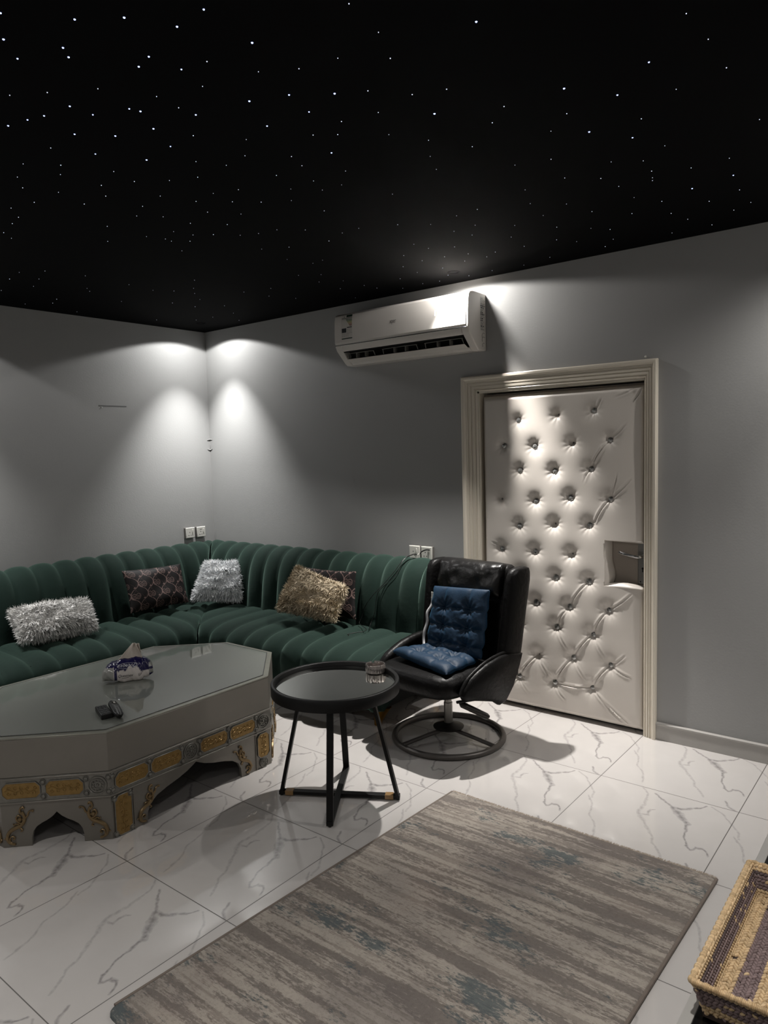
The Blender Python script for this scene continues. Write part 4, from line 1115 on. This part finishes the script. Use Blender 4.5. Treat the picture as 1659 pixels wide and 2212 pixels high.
# side sticker with printed rows
sx_ = AX1+0.0008
def sq_(g, y0, y1, z0, z1, d=0): return g.add([(sx_+d, y0, z0), (sx_+d, y1, z0), (sx_+d, y1, z1), (sx_+d, y0, z1)], [(0, 1, 2, 3)])
ss_ = obj('side_label', sq_(G(), -0.066, -0.012, 2.262, 2.462), bpy.data.materials['label_paper'], ac, smooth=False)
g = G(); rr = random.Random(4)
z = 2.455
while z > 2.268:
    h_ = rr.choice([0.002, 0.003, 0.008]); n_ = rr.choice([2, 3, 4]); y = -0.064
    for q in range(n_):
        w_ = rr.uniform(0.006, 0.014)
        if y+w_ > -0.014: break
        sq_(g, y, y+w_, z-h_, z, 0.0005); y += w_+rr.uniform(0.002, 0.006)
    z -= h_+rr.uniform(0.002, 0.004)
obj('label_text_lines', g, M['ink'], ss_, smooth=False)
g = G()
for zc, r_ in ((2.235, 0.018), (2.212, 0.018), (2.18, 0.014)):
    g.tube([(sx_, -0.032+r_*cos(a), zc+r_*sin(a)) for a in [pi*0.3+pi*0.9*k/10 for k in range(11)]], 0.0012, 5)
obj('moulded_mark', g, M['greyink'], ac)
# ------------------------------------------------------------------ wall sockets
def socket(label, P, seed, cable=False):
    """P(a, b, d): a right, b up, d out of the wall, in metres from the plate centre"""
    t = thing('wall_socket', label, 'socket', P(0, 0, 0), group='wall sockets')
    def bx(g, a0, a1, b0, b1, d0, d1):
        v = [P(a, b, d) for d in (d0, d1) for a, b in ((a0, b0), (a1, b0), (a1, b1), (a0, b1))]
        return g.add(v, [(0, 3, 2, 1), (4, 5, 6, 7), (0, 1, 5, 4), (1, 2, 6, 5), (2, 3, 7, 6), (3, 0, 4, 7)])
    h = 0.0425
    obj('back_box', bx(G(), -h+0.001, h-0.001, -h+0.001, h-0.001, 0, 0.024), M['greyink'], t, bevel=0.002)
    v = [P(a, b, d) for (k, d) in ((h, 0.024), (h, 0.028), (h-0.004, 0.033)) for a, b in ((-k, -k), (k, -k), (k, k), (-k, k))]
    f = [(8, 9, 10, 11), (3, 2, 1, 0)]
    for r in (0, 4): f += [(r+k, r+(k+1) % 4, r+4+(k+1) % 4, r+4+k) for k in range(4)]
    obj('faceplate', G().add(v, f), M['white_plastic'], t, bevel=0.001)
    obj('rocker_switch', bx(G(), 0.014, 0.023, -0.004, 0.026, 0.033, 0.037), M['white_plastic'], t, bevel=0.0015)
    g = G()
    for a, b, w_, h_ in ((-0.008, 0.004, 0.0025, 0.004), (-0.018, -0.020, 0.004, 0.002), (0.003, -0.020, 0.004, 0.002)): bx(g, a-w_, a+w_, b-h_, b+h_, 0.033, 0.0334)
    if seed: bx(g, -0.016, 0.004, 0.020, 0.0225, 0.033, 0.0334)
    obj('pin_holes', g, M['dark'], t, smooth=False)
    return t
PLw = lambda y, z: (lambda a, b, d: Vector((d, y+a, z+b)))
PBw = lambda x, z: (lambda a, b, d: Vector((x+a, -d, z+b)))
socket('white wall socket on the left wall, the one farther from the room corner', PLw(-0.262, 0.953), 0)
socket('white wall socket on the left wall, the one nearer the room corner', PLw(-0.155, 0.951), 1)
socket('white wall socket above the sofa with nothing plugged in, left of the cabled one', PBw(2.108, 0.906), 0)
socket('white wall socket above the sofa with a black lead over its face', PBw(2.204, 0.905), 1)
# the charging lead, draped over the sofa back
cab = thing('charging_cable', 'thin black double charging cable draped from the socket over the green sofa', 'cable', (2.0, -0.45, 0.47))
p1 = catmull([(2.235,-0.036,0.928),(2.215,-0.050,0.930),(2.185,-0.060,0.916),(2.165,-0.066,0.895),(2.150,-0.10,0.902),(2.145,-0.20,0.882),(2.12,-0.262,0.815),(2.06,-0.300,0.735),(1.99,-0.325,0.66),(1.93,-0.338,0.58),(1.905,-0.345,0.51),(1.90,-0.365,0.475),(1.955,-0.40,0.470),(2.02,-0.44,0.468),(2.055,-0.50,0.470),(2.03,-0.555,0.470),(2.01,-0.60,0.468),(2.03,-0.62,0.470)], 6)
p2 = catmull([(2.160,-0.066,0.893),(2.152,-0.10,0.904),(2.150,-0.20,0.885),(2.135,-0.264,0.80),(2.09,-0.296,0.745),(2.035,-0.322,0.69),(2.018,-0.33,0.63),(2.01,-0.34,0.55),(1.99,-0.36,0.478),(2.05,-0.45,0.470)], 6)
obj('lead', G().tube(p1, 0.0022, 6), M['rubber'], cab); obj('lead', G().tube(p2, 0.0020, 6), M['rubber'], cab)
obj('thick_lead', G().tube(p1[:14], 0.0042, 8), M['rubber'], cab)
obj('plug_tip', G().tube([(2.165, -0.070, 0.893), (2.172, -0.066, 0.905)], 0.005, 8), M['white_plastic'], cab)
obj('connector', G().tube([(2.028, -0.618, 0.470), (2.040, -0.628, 0.471)], 0.0035, 8), M['steel'], cab)
# marks on the walls
s = obj('adhesive_strip', G().box((0.0, -0.978, 1.9515), (0.0015, -0.755, 1.9595)), mat('grey_tape_strip', (98, 98, 98), 0.6, noise=(30, 0.1)), smooth=False)
tag(s, 'thin dark grey adhesive strip stuck high on the left wall', 'tape strip')
s = obj('wall_pin', G().lathe([(0, 0.0), (0.003, 0.0), (0.004, 0.006), (0, 0.008)], (0, -0.958, 1.944), 10, 'x'), M['white_plastic'])
tag(s, 'tiny white pin just under the adhesive strip on the left wall', 'pin')
g = G()
for (z, d) in ((1.70, 1), (1.625, -1)):
    g.tube([(0.002, -0.03, z), (0.003, -0.002, z+0.006*d), (0.03, -0.0015, z+0.002)], [0.001, 0.004, 0.001], 6)
g.tube([(0.002, -0.003, 1.69), (0.004, -0.003, 1.66), (0.001, -0.004, 1.63)], [0.001, 0.0035, 0.001], 6)
tag(obj('paper_wrinkle', g, M['wall']), 'small torn ridge of wall covering in the room corner', 'wall tear')
s = obj('wall_plug', G().ball((3.60, -0.002, 2.022), 0.006, 8), M['white_plastic']); tag(s, 'small white plug in the wall above the right end of the door casing', 'wall plug')

# ------------------------------------------------------------------ rug
def rug_material():
    m = bpy.data.materials.new('distressed_rug'); m.use_nodes = True
    nt = m.node_tree; N = nt.nodes; L = nt.links; b = N['Principled BSDF']
    b.inputs['Roughness'].default_value = 0.95; b.inputs['Specular IOR Level'].default_value = 0.1
    tc = N.new('ShaderNodeTexCoord')
    def noise(scale, det, vec, rough=0.6, off=(0, 0, 0), sc_=(1, 1, 1)):
        mp = N.new('ShaderNodeMapping'); mp.inputs['Scale'].default_value = sc_; mp.inputs['Location'].default_value = off; L.new(vec, mp.inputs[0])
        n = N.new('ShaderNodeTexNoise'); n.inputs['Scale'].default_value = scale; n.inputs['Detail'].default_value = det; n.inputs['Roughness'].default_value = rough
        L.new(mp.outputs[0], n.inputs[0]); return n.outputs['Fac']
    def ramp(fac, pts):
        r = N.new('ShaderNodeValToRGB'); L.new(fac, r.inputs[0])
        while len(r.color_ramp.elements) < len(pts): r.color_ramp.elements.new(0.5)
        for e, (p, c) in zip(r.color_ramp.elements, pts): e.position = p; e.color = (*s2l(c), 1) if len(c) == 3 else c
        return r.outputs[0]
    def mix(f, a, c):
        x = N.new('ShaderNodeMix'); x.data_type = 'RGBA'; L.new(f, x.inputs[0]); L.new(a, x.inputs[6])
        if isinstance(c, tuple): x.inputs[7].default_value = (*s2l(c), 1)
        else: L.new(c, x.inputs[7])
        return x.outputs[2]
    O = tc.outputs['Object']
    B = lambda p, q: [(p, (0, 0, 0)), (q, (255, 255, 255))]
    base = ramp(noise(1.6, 4, O, off=(3, 1, 0)), [(0.35, (150, 143, 135)), (0.5, (168, 160, 150)), (0.65, (138, 131, 125))])
    streak = noise(1.0, 6, O, 0.62, (0.7, 2.2, 0), (1.5, 17, 1))
    fine = noise(70, 6, O, 0.85, (0, 0, 0), (0.5, 1.4, 1))
    am = N.new('ShaderNodeMath'); am.operation = 'MULTIPLY_ADD'; am.inputs[1].default_value = 0.55; L.new(fine, am.inputs[0]); L.new(streak, am.inputs[2])
    dark = ramp(am.outputs[0], [(0.76, (0, 0, 0)), (0.82, (215, 215, 215))])
    c1 = mix(dark, base, (94, 87, 85))
    s2 = noise(1.0, 5, O, 0.6, (5.2, 8.7, 0), (2.2, 46, 1))
    a2 = N.new('ShaderNodeMath'); a2.operation = 'MULTIPLY_ADD'; a2.inputs[1].default_value = 0.60; L.new(fine, a2.inputs[0]); L.new(s2, a2.inputs[2])
    c2 = mix(ramp(a2.outputs[0], [(0.80, (0, 0, 0)), (0.86, (190, 190, 190))]), c1, (114, 106, 100))
    # teal-grey blotches
    t = noise(3.1, 5, O, 0.65, (9.1, 4.4, 0), (0.8, 1.5, 1))
    a3 = N.new('ShaderNodeMath'); a3.operation = 'MULTIPLY_ADD'; a3.inputs[1].default_value = 0.55; L.new(fine, a3.inputs[0]); L.new(t, a3.inputs[2])
    c3 = mix(ramp(a3.outputs[0], [(0.855, (0, 0, 0)), (0.90, (230, 230, 230))]), c2, (80, 91, 94))
    sp = noise(120, 3, O, 0.7); c4 = mix(ramp(sp, [(0.48, (0, 0, 0)), (0.66, (120, 120, 120))]), c3, (74, 66, 62))
    pk = noise(2.3, 3, O, 0.5, (1.5, 7.7, 0)); c5 = mix(ramp(pk, [(0.58, (0, 0, 0)), (0.75, (90, 90, 90))]), c4, (186, 160, 146))
    L.new(c5, b.inputs['Base Color'])
    hb = N.new('ShaderNodeMath'); hb.operation = 'ADD'; L.new(sp, hb.inputs[0]); L.new(noise(420, 2, O, 0.8), hb.inputs[1])
    bp = N.new('ShaderNodeBump'); bp.inputs['Strength'].default_value = 0.55; bp.inputs['Distance'].default_value = 0.004
    L.new(hb.outputs[0], bp.inputs['Height']); L.new(bp.outputs['Normal'], b.inputs['Normal'])
    return m
rg = [(3.116, -1.146), (4.248, -1.152), (4.20, -2.86), (3.036, -2.826)]
def rug_outline(ins=0.0, r=0.035):
    pts = []; n = 4
    P_ = [Vector(q) for q in rg]; c = sum(P_, Vector((0, 0)))/4
    for i in range(4):
        a, b, d = P_[i-1], P_[i], P_[(i+1) % 4]
        u1 = (a-b).normalized(); u2 = (d-b).normalized(); rad = r if i != 0 else 0.008
        if i == 1: rad = 0.012
        for k in range(n+1):
            t = k/n; q = (b+u1*rad)*(1-t)**2+b*2*t*(1-t)+(b+u2*rad)*t*t
            pts.append(q+(c-q).normalized()*ins)
    return pts
o0, o1, o2 = rug_outline(0.0), rug_outline(0.001), rug_outline(0.010)
n = len(o0)
v = [(q.x, q.y, 0.0) for q in o0]+[(q.x, q.y, 0.009) for q in o1]+[(q.x, q.y, 0.0125) for q in o2]
f = [(i, (i+1) % n, n+(i+1) % n, n+i) for i in range(n)]+[(n+i, n+(i+1) % n, 2*n+(i+1) % n, 2*n+i) for i in range(n)]+[tuple(2*n+i for i in range(n)), tuple(range(n-1, -1, -1))]
rug = obj('rug', G().add(v, f), rug_material(), angle=80); tag(rug, 'grey and beige distressed striped rug on the marble tiles', 'rug')
# frayed pile along the far edge and the bound edge
fr = G(); rr = random.Random(9)
for k in range(1500):
    t = rr.random(); x = 3.116+(4.248-3.116)*t; y = -1.148-0.006*t
    l = 0.006+rr.random()*0.007; a = rr.uniform(-0.6, 0.6)
    fr.add([(x-0.0016, y-0.004, 0.010), (x+0.0016, y-0.004, 0.010), (x+l*a, y+l*0.9, 0.010+rr.random()*0.004)], [(0, 1, 2)])
e = obj('frayed_edge', fr, mat('rug_fringe', (142, 130, 116), 0.95, noise=(60, 0.2)), rug, smooth=False); e['kind'] = 'stuff'
eb = [rg[1], rg[2]]
obj('edge_binding', G().tube([(rg[1][0]+0.002, rg[1][1]-0.004, 0.0065), (rg[2][0]+0.002, rg[2][1]+0.02, 0.0065)], 0.006, 8), mat('rug_binding', (112, 102, 94), 0.9, noise=(60, 0.15)), rug)
obj('edge_binding', G().tube([(rg[0][0]-0.002, rg[0][1]-0.004, 0.0065), (rg[3][0]-0.002, rg[3][1]+0.03, 0.0065)], 0.006, 8), bpy.data.materials['rug_binding'], rug)

# ------------------------------------------------------------------ low cabinet at the right wall
cb = thing('low_cabinet', 'low cabinet with a glossy black top and grey edge at the right of the rug', 'cabinet', (4.75, -2.0, 0))
obj('carcass', G().box((4.480, -3.05, 0.05), (4.985, -0.95, 0.405)), mat('grey_cabinet_board', (92, 92, 92), 0.45, noise=(9, 0.06)), cb, bevel=0.002)
obj('plinth', G().box((4.52, -3.0, 0.0), (4.96, -1.0, 0.05)), M['black'], cb)
obj('edge_strip', G().box((4.478, -3.052, 0.398), (4.501, -0.948, 0.4195)), mat('grey_edge_trim', (158, 156, 152), 0.5, noise=(30, 0.04)), cb, bevel=0.001)
obj('cabinet_top', G().box((4.501, -3.052, 0.402), (4.99, -0.948, 0.4185)), mat('black_gloss_top', (9, 9, 10), 0.16, noise=(10, 0.2)), cb, bevel=0.001)

# ------------------------------------------------------------------ woven basket
bk = thing('woven_basket', 'rectangular woven basket with tan and mauve-grey stripes on the low cabinet', 'basket', (4.70, -2.11, 0.42))
BX0, BX1, BY0, BY1 = 4.497, 4.90, -2.375, -1.858
BZ0, BZ1 = 0.424, 0.500
IN = 0.022     # the walls lean in towards the bottom
wm1 = vcmat('woven_raffia', 0.8)
V, F, Cc = [], [], []
tan_ = s2l((196, 170, 132)); mau = s2l((122, 105, 104)); pale = s2l((206, 180, 142)); dk_ = s2l((88, 75, 75))
rr = random.Random(12)
knot = G().ball((0, 0, 0), 1.0, 8)
def put(c, ax_, up, ln, w_, h_, col):
    ax_ = Vector(ax_).normalized(); up = Vector(up).normalized(); sd = up.cross(ax_)
    o = len(V)
    j = rr.uniform(0.82, 1.15)
    for p in knot.v: V.append(Vector(c)+ax_*p[0]*ln+sd*p[1]*w_+up*p[2]*h_); Cc.append(tuple(q*j for q in col))
    for q in knot.f: F.append(tuple(i+o for i in q))
# floor of the basket: braided rows along y
px = 0.0098; row = 0
x = BX0+IN+0.004
while x < BX1-IN:
    stripe = int((x-BX0-IN+0.004)/0.036) % 2
    col = tan_ if stripe == 0 else mau
    y = BY0+IN+(row % 2)*0.004; k = 0
    while y < BY1-IN:
        if not (rr.random() < 0.012):
            sgn = 1 if row % 2 else -1
            put((x, y, BZ0+0.008+rr.uniform(-.0015, .0015)), (0.75*sgn, 1, rr.uniform(-.2, .2)), (0, 0, 1), 0.0080, 0.0038, 0.0042, col if rr.random() > 0.03 else pale)
        y += 0.0108; k += 1
    x += px*0.80; row += 1
obj('base_weave', G().add(V, F), wm1, bk, cols=Cc)
obj('base_lining', G().box((BX0+IN-0.004, BY0+IN-0.004, BZ0-0.003), (BX1-IN+0.004, BY1-IN+0.004, BZ0+0.006)), mat('dark_weave_core', (60, 48, 42), 0.9, noise=(80, 0.3)), bk, smooth=False)
walls = [((BX0, BY0), (BX0, BY1), (1, 0)), ((BX0, BY0), (BX1, BY0), (0, 1)), ((BX1, BY0), (BX1, BY1), (-1, 0)), ((BX0, BY1), (BX1, BY1), (0, -1))]
for (a, b, inn) in walls:
    V, F, Cc = [], [], []
    a = Vector((*a, 0)); b = Vector((*b, 0)); L_ = (b-a).length; d = (b-a)/L_; inn = Vector((*inn, 0))
    nr = 10
    for r_ in range(nr):
        z = BZ0+0.004+(BZ1-BZ0-0.006)*r_/(nr-1); off = IN*(1-(z-BZ0)/(BZ1-BZ0))
        col = pale if r_ in (8, 9) else (tan_ if r_ in (0, 1, 2) else (mau if r_ in (3, 4, 5, 6) else dk_))
        s = (r_ % 2)*0.005+off
        while s < L_-off:
            sgn = 1 if r_ % 2 else -1
            put(a+d*s+inn*(off+0.004)+Vector((0, 0, z)), d+Vector((0, 0, 0.5*sgn)), inn, 0.0075, 0.0042, 0.0052, col if rr.random() > 0.06 else tan_)
            s += 0.0098
    obj('side_weave', G().add(V, F), wm1, bk, cols=Cc)
V, F, Cc = [], [], []
cor = [(BX0, BY0), (BX0, BY1), (BX1, BY1), (BX1, BY0)]
rimg = G(); loop = []
for i in range(4):
    a = Vector((*cor[i], BZ1)); b = Vector((*cor[(i+1) % 4], BZ1)); L_ = (b-a).length; m_ = int(L_/0.0030)
    for k in range(m_): loop.append((a+(b-a)*k/m_, (b-a)/L_))
for k, (p, d) in enumerate(loop):
    put(p, d, (0, 0, 1), 0.0024, 0.0070*(1+0.16*sin(k*0.9)), 0.0070*(1+0.16*sin(k*0.9)), pale if (k//9) % 3 else tan_)
obj('wrapped_rim', G().add(V, F), wm1, bk, cols=Cc)

# ------------------------------------------------------------------ fibre-optic stars in the ceiling
STARS = [(3.17,-2.99,1),(3.27,-2.87,1),(3.36,-2.8,1),(3.52,-2.7,1),(3.42,-2.7,1),(3.78,-2.5,0),(3.07,-2.94,1),(3.14,-2.83,1),(3.11,-2.8,1),(3.01,-2.88,1),(3.26,-2.67,1),(3.2,-2.66,1),(3.27,-2.58,1),(3.5,-2.54,1),(3.76,-2.37,0),(3.41,-2.44,0),(3.5,-2.38,0),(3.35,-2.56,0),(3.61,-2.35,0),(2.81,-2.81,0),(2.9,-2.75,0),(3.02,-2.67,0),(3.1,-2.54,0),(3.24,-2.49,0),(3.38,-2.3,1),(3.48,-2.22,1),(3.56,-2.17,0),(3.27,-2.35,1),(2.87,-2.67,1),(2.87,-2.6,1),(2.98,-2.55,1),(2.99,-2.52,1),(3.09,-2.46,0),(3.09,-2.4,1),(2.76,-2.69,1),(2.7,-2.71,1),(2.62,-2.73,1),(3.35,-2.19,1),(3.38,-2.08,0),(3.19,-2.21,1),(3.5,-2.05,0),(2.92,-2.43,1),(2.97,-2.32,0),(2.71,-2.57,1),(2.79,-2.48,1),(3.25,-2.07,0),(3.31,-2.02,0),(3.07,-2.19,0),(2.85,-2.32,1),(2.56,-2.57,0),(2.62,-2.45,1),(2.7,-2.31,1),(2.81,-2.19,0),(2.97,-2.11,0),(3.08,-2,0),(3.2,-1.93,1),(2.86,-2.1,0),(3.05,-1.92,0),(2.37,-2.57,0),(2.45,-2.48,0),(2.37,-2.44,0),(2.24,-2.53,0),(2.53,-2.33,0),(2.5,-2.23,0),(2.6,-2.15,0),(2.7,-2.1,0),(2.92,-1.92,0),(2.98,-1.79,0),(3.13,-1.78,0),(3.03,-1.69,0),(2.94,-1.7,0),(2.15,-2.47,0),(2.38,-2.29,0),(2.29,-2.22,0),(2.2,-2.36,0),(2.44,-2.08,0),(2.61,-1.96,0),(2.71,-1.92,0),(2.86,-1.79,0),(2.77,-1.7,0),(2.03,-2.37,0),(2.15,-2.23,0),(1.9,-2.4,0),(2.29,-2.06,0),(2.49,-1.95,0),(2.59,-1.85,0),(2.67,-1.77,0),(2.42,-1.84,0),(2.5,-1.73,0),(2.78,-1.52,0),(2.17,-2.01,0),(2.24,-1.93,0),(1.81,-2.33,0),(1.71,-2.31,0),(1.96,-2.02,0),(2.25,-1.8,0),(2.35,-1.68,0),(2.45,-1.48,0),(2.54,-1.39,0),(1.56,-2.28,0),(1.5,-2.22,0),(2.1,-1.78,0),(2.12,-1.69,0),(2.19,-1.63,0),(2.27,-1.54,0),(2.63,-1.24,0),(2.73,-1.24,0),(2.35,-1.5,0),(1.95,-1.82,0),(1.97,-1.7,0),(2.03,-1.64,0),(1.76,-1.9,0),(1.98,-1.74,0),(2.29,-1.25,0),(2.17,-1.32,0),(2.5,-1.19,0),(1.87,-1.57,0),(2.12,-1.1,0),(2.24,-0.96,0),(2.16,-0.95,0),(0.92,-1.92,0),(1.04,-1.84,0),(1.09,-1.64,0),(0.74,-1.89,0),(0.85,-1.78,0),(0.82,-1.48,0),(0.76,-1.43,0),(1.07,-1.36,0),(0.66,-1.72,0),(1.11,-1.08,0),(1.14,-0.95,0),(1.02,-0.82,0),(1.92,-0.82,0),(2.02,-0.74,0),(1.89,-0.62,0),(2.01,-0.54,0),(1.86,-0.4,0),(2.02,-0.36,0),(2.03,-0.25,0),(1.57,-0.71,0),(1.4,-0.57,0),(1.38,-0.76,0),(0.63,-1.14,0),(0.42,-1.46,0),(0.29,-1.42,0),(0.15,-1.53,0),(0.43,-1.8,0),(0.81,-0.7,0),(0.97,-0.58,0),(0.81,-0.37,0),(0.81,-0.88,0),(1.04,-1.18,0),(0.13,-1.17,0),(1.75,-0.13,0),(1.47,-0.4,0),(0.23,-0.61,0),(0.42,-0.4,0),(0.62,-0.16,0),(0.59,-0.38,0),(1.42,-1.16,0),(1.25,-1.04,0),(3.96,-2.25,1),(4.35,-1.95,0),(4.36,-1.8,0),(4.21,-1.79,1),(4.36,-1.62,0),(3.71,-2.26,0),(3.73,-2.03,0),(3.64,-2.07,0),(3.98,-1.81,1),(4.08,-1.67,1),(4.22,-1.59,0),(3.8,-1.83,0),(3.62,-1.93,1),(3.72,-1.76,0),(3.92,-1.66,0),(4.08,-1.47,0),(4.36,-1.21,0),(3.83,-1.58,0),(3.92,-1.49,1),(4.01,-1.35,1),(3.43,-1.91,0),(3.5,-1.79,0),(3.58,-1.65,0),(3.43,-1.68,0),(3.38,-1.57,0),(3.61,-1.41,0),(3.73,-1.37,0),(3.88,-1.2,0),(3.97,-1.13,0),(3.96,-1.01,0),(3.94,-0.94,0),(3.93,-0.91,0),(4.08,-0.94,0),(4.21,-0.94,0),(4.18,-0.75,1),(4.02,-0.71,1),(3.69,-1.17,0),(3.79,-1.07,0),(3.81,-0.94,0),(3.52,-1.16,0),(3.46,-1,0),(3.57,-0.89,0),(3.43,-0.82,0),(3.61,-0.72,0),(3.73,-0.57,0),(3.88,-0.64,0),(3.86,-0.45,0),(4.03,-0.5,0),(4.16,-0.36,0),(4.08,-0.3,0),(3.26,-1.09,0),(3.15,-1.08,0),(2.89,-1.16,0),(3,-1.06,0),(3.14,-0.91,0),(3.27,-0.78,0),(3.4,-0.62,0),(3.51,-0.49,0),(3.57,-0.41,0),(3.02,-0.9,0),(3.05,-0.79,0),(3.31,-0.43,0),(3.37,-0.33,0),(3.52,-0.24,0),(3.44,-0.14,0),(3.77,-0.14,0),(3.17,-0.63,0),(3.14,-0.44,0),(2.88,-0.68,0),(2.76,-0.86,0),(2.77,-0.75,0),(2.6,-0.73,0),(2.74,-0.56,0),(2.86,-0.52,0),(2.9,-0.4,0),(2.98,-0.45,0),(3.14,-0.15,0),(2.77,-0.41,0),(2.61,-0.58,0),(2.46,-0.55,0),(2.6,-0.37,0),(2.44,-0.39,0),(2.53,-0.21,0),(2.96,-0.1,0),(2.77,-0.12,0),(2.61,-0.11,0),(2.28,-0.34,0),(2.3,-0.14,0),(2.41,-0.12,0),(2.14,-0.13,0),(4.07,-1.21,0),(3.81,-0.77,0),(3.89,-0.31,0),(3.95,-0.14,0),(3.11,-1.48,0),(4.16,-0.56,0)]
me_b = bpy.data.meshes.new('star_light'); me_f = bpy.data.meshes.new('star_light')
def disc(me, r, m_):
    g = G().lathe([(0, -0.0022), (r*0.8, -0.0016), (r, 0.0)], (0, 0, 0), 10)
    me.from_pydata(g.v, [], g.f); me.materials.append(m_)
disc(me_b, 0.0028, mat('star_blue_white', (200, 215, 255), 0.5, emit=((0.42, 0.52, 1.0), 2.6)))
disc(me_f, 0.0014, mat('star_white', (220, 225, 240), 0.5, emit=((0.75, 0.80, 1.0), 1.1)))
for (x, y, br) in STARS:
    o = bpy.data.objects.new('star_light', me_b if br else me_f); COL.objects.link(o); o.location = (x, y, H)
    s = random.Random(int(x*1000+y*777)).uniform(0.8, 1.25)
    o.scale = (s, s, 1)
    if br: tag(o, 'brighter bluish fibre-optic star point in the black ceiling', 'star light', 'bright ceiling stars')
    else: tag(o, 'faint white fibre-optic star point in the black ceiling', 'star light', 'faint ceiling stars')
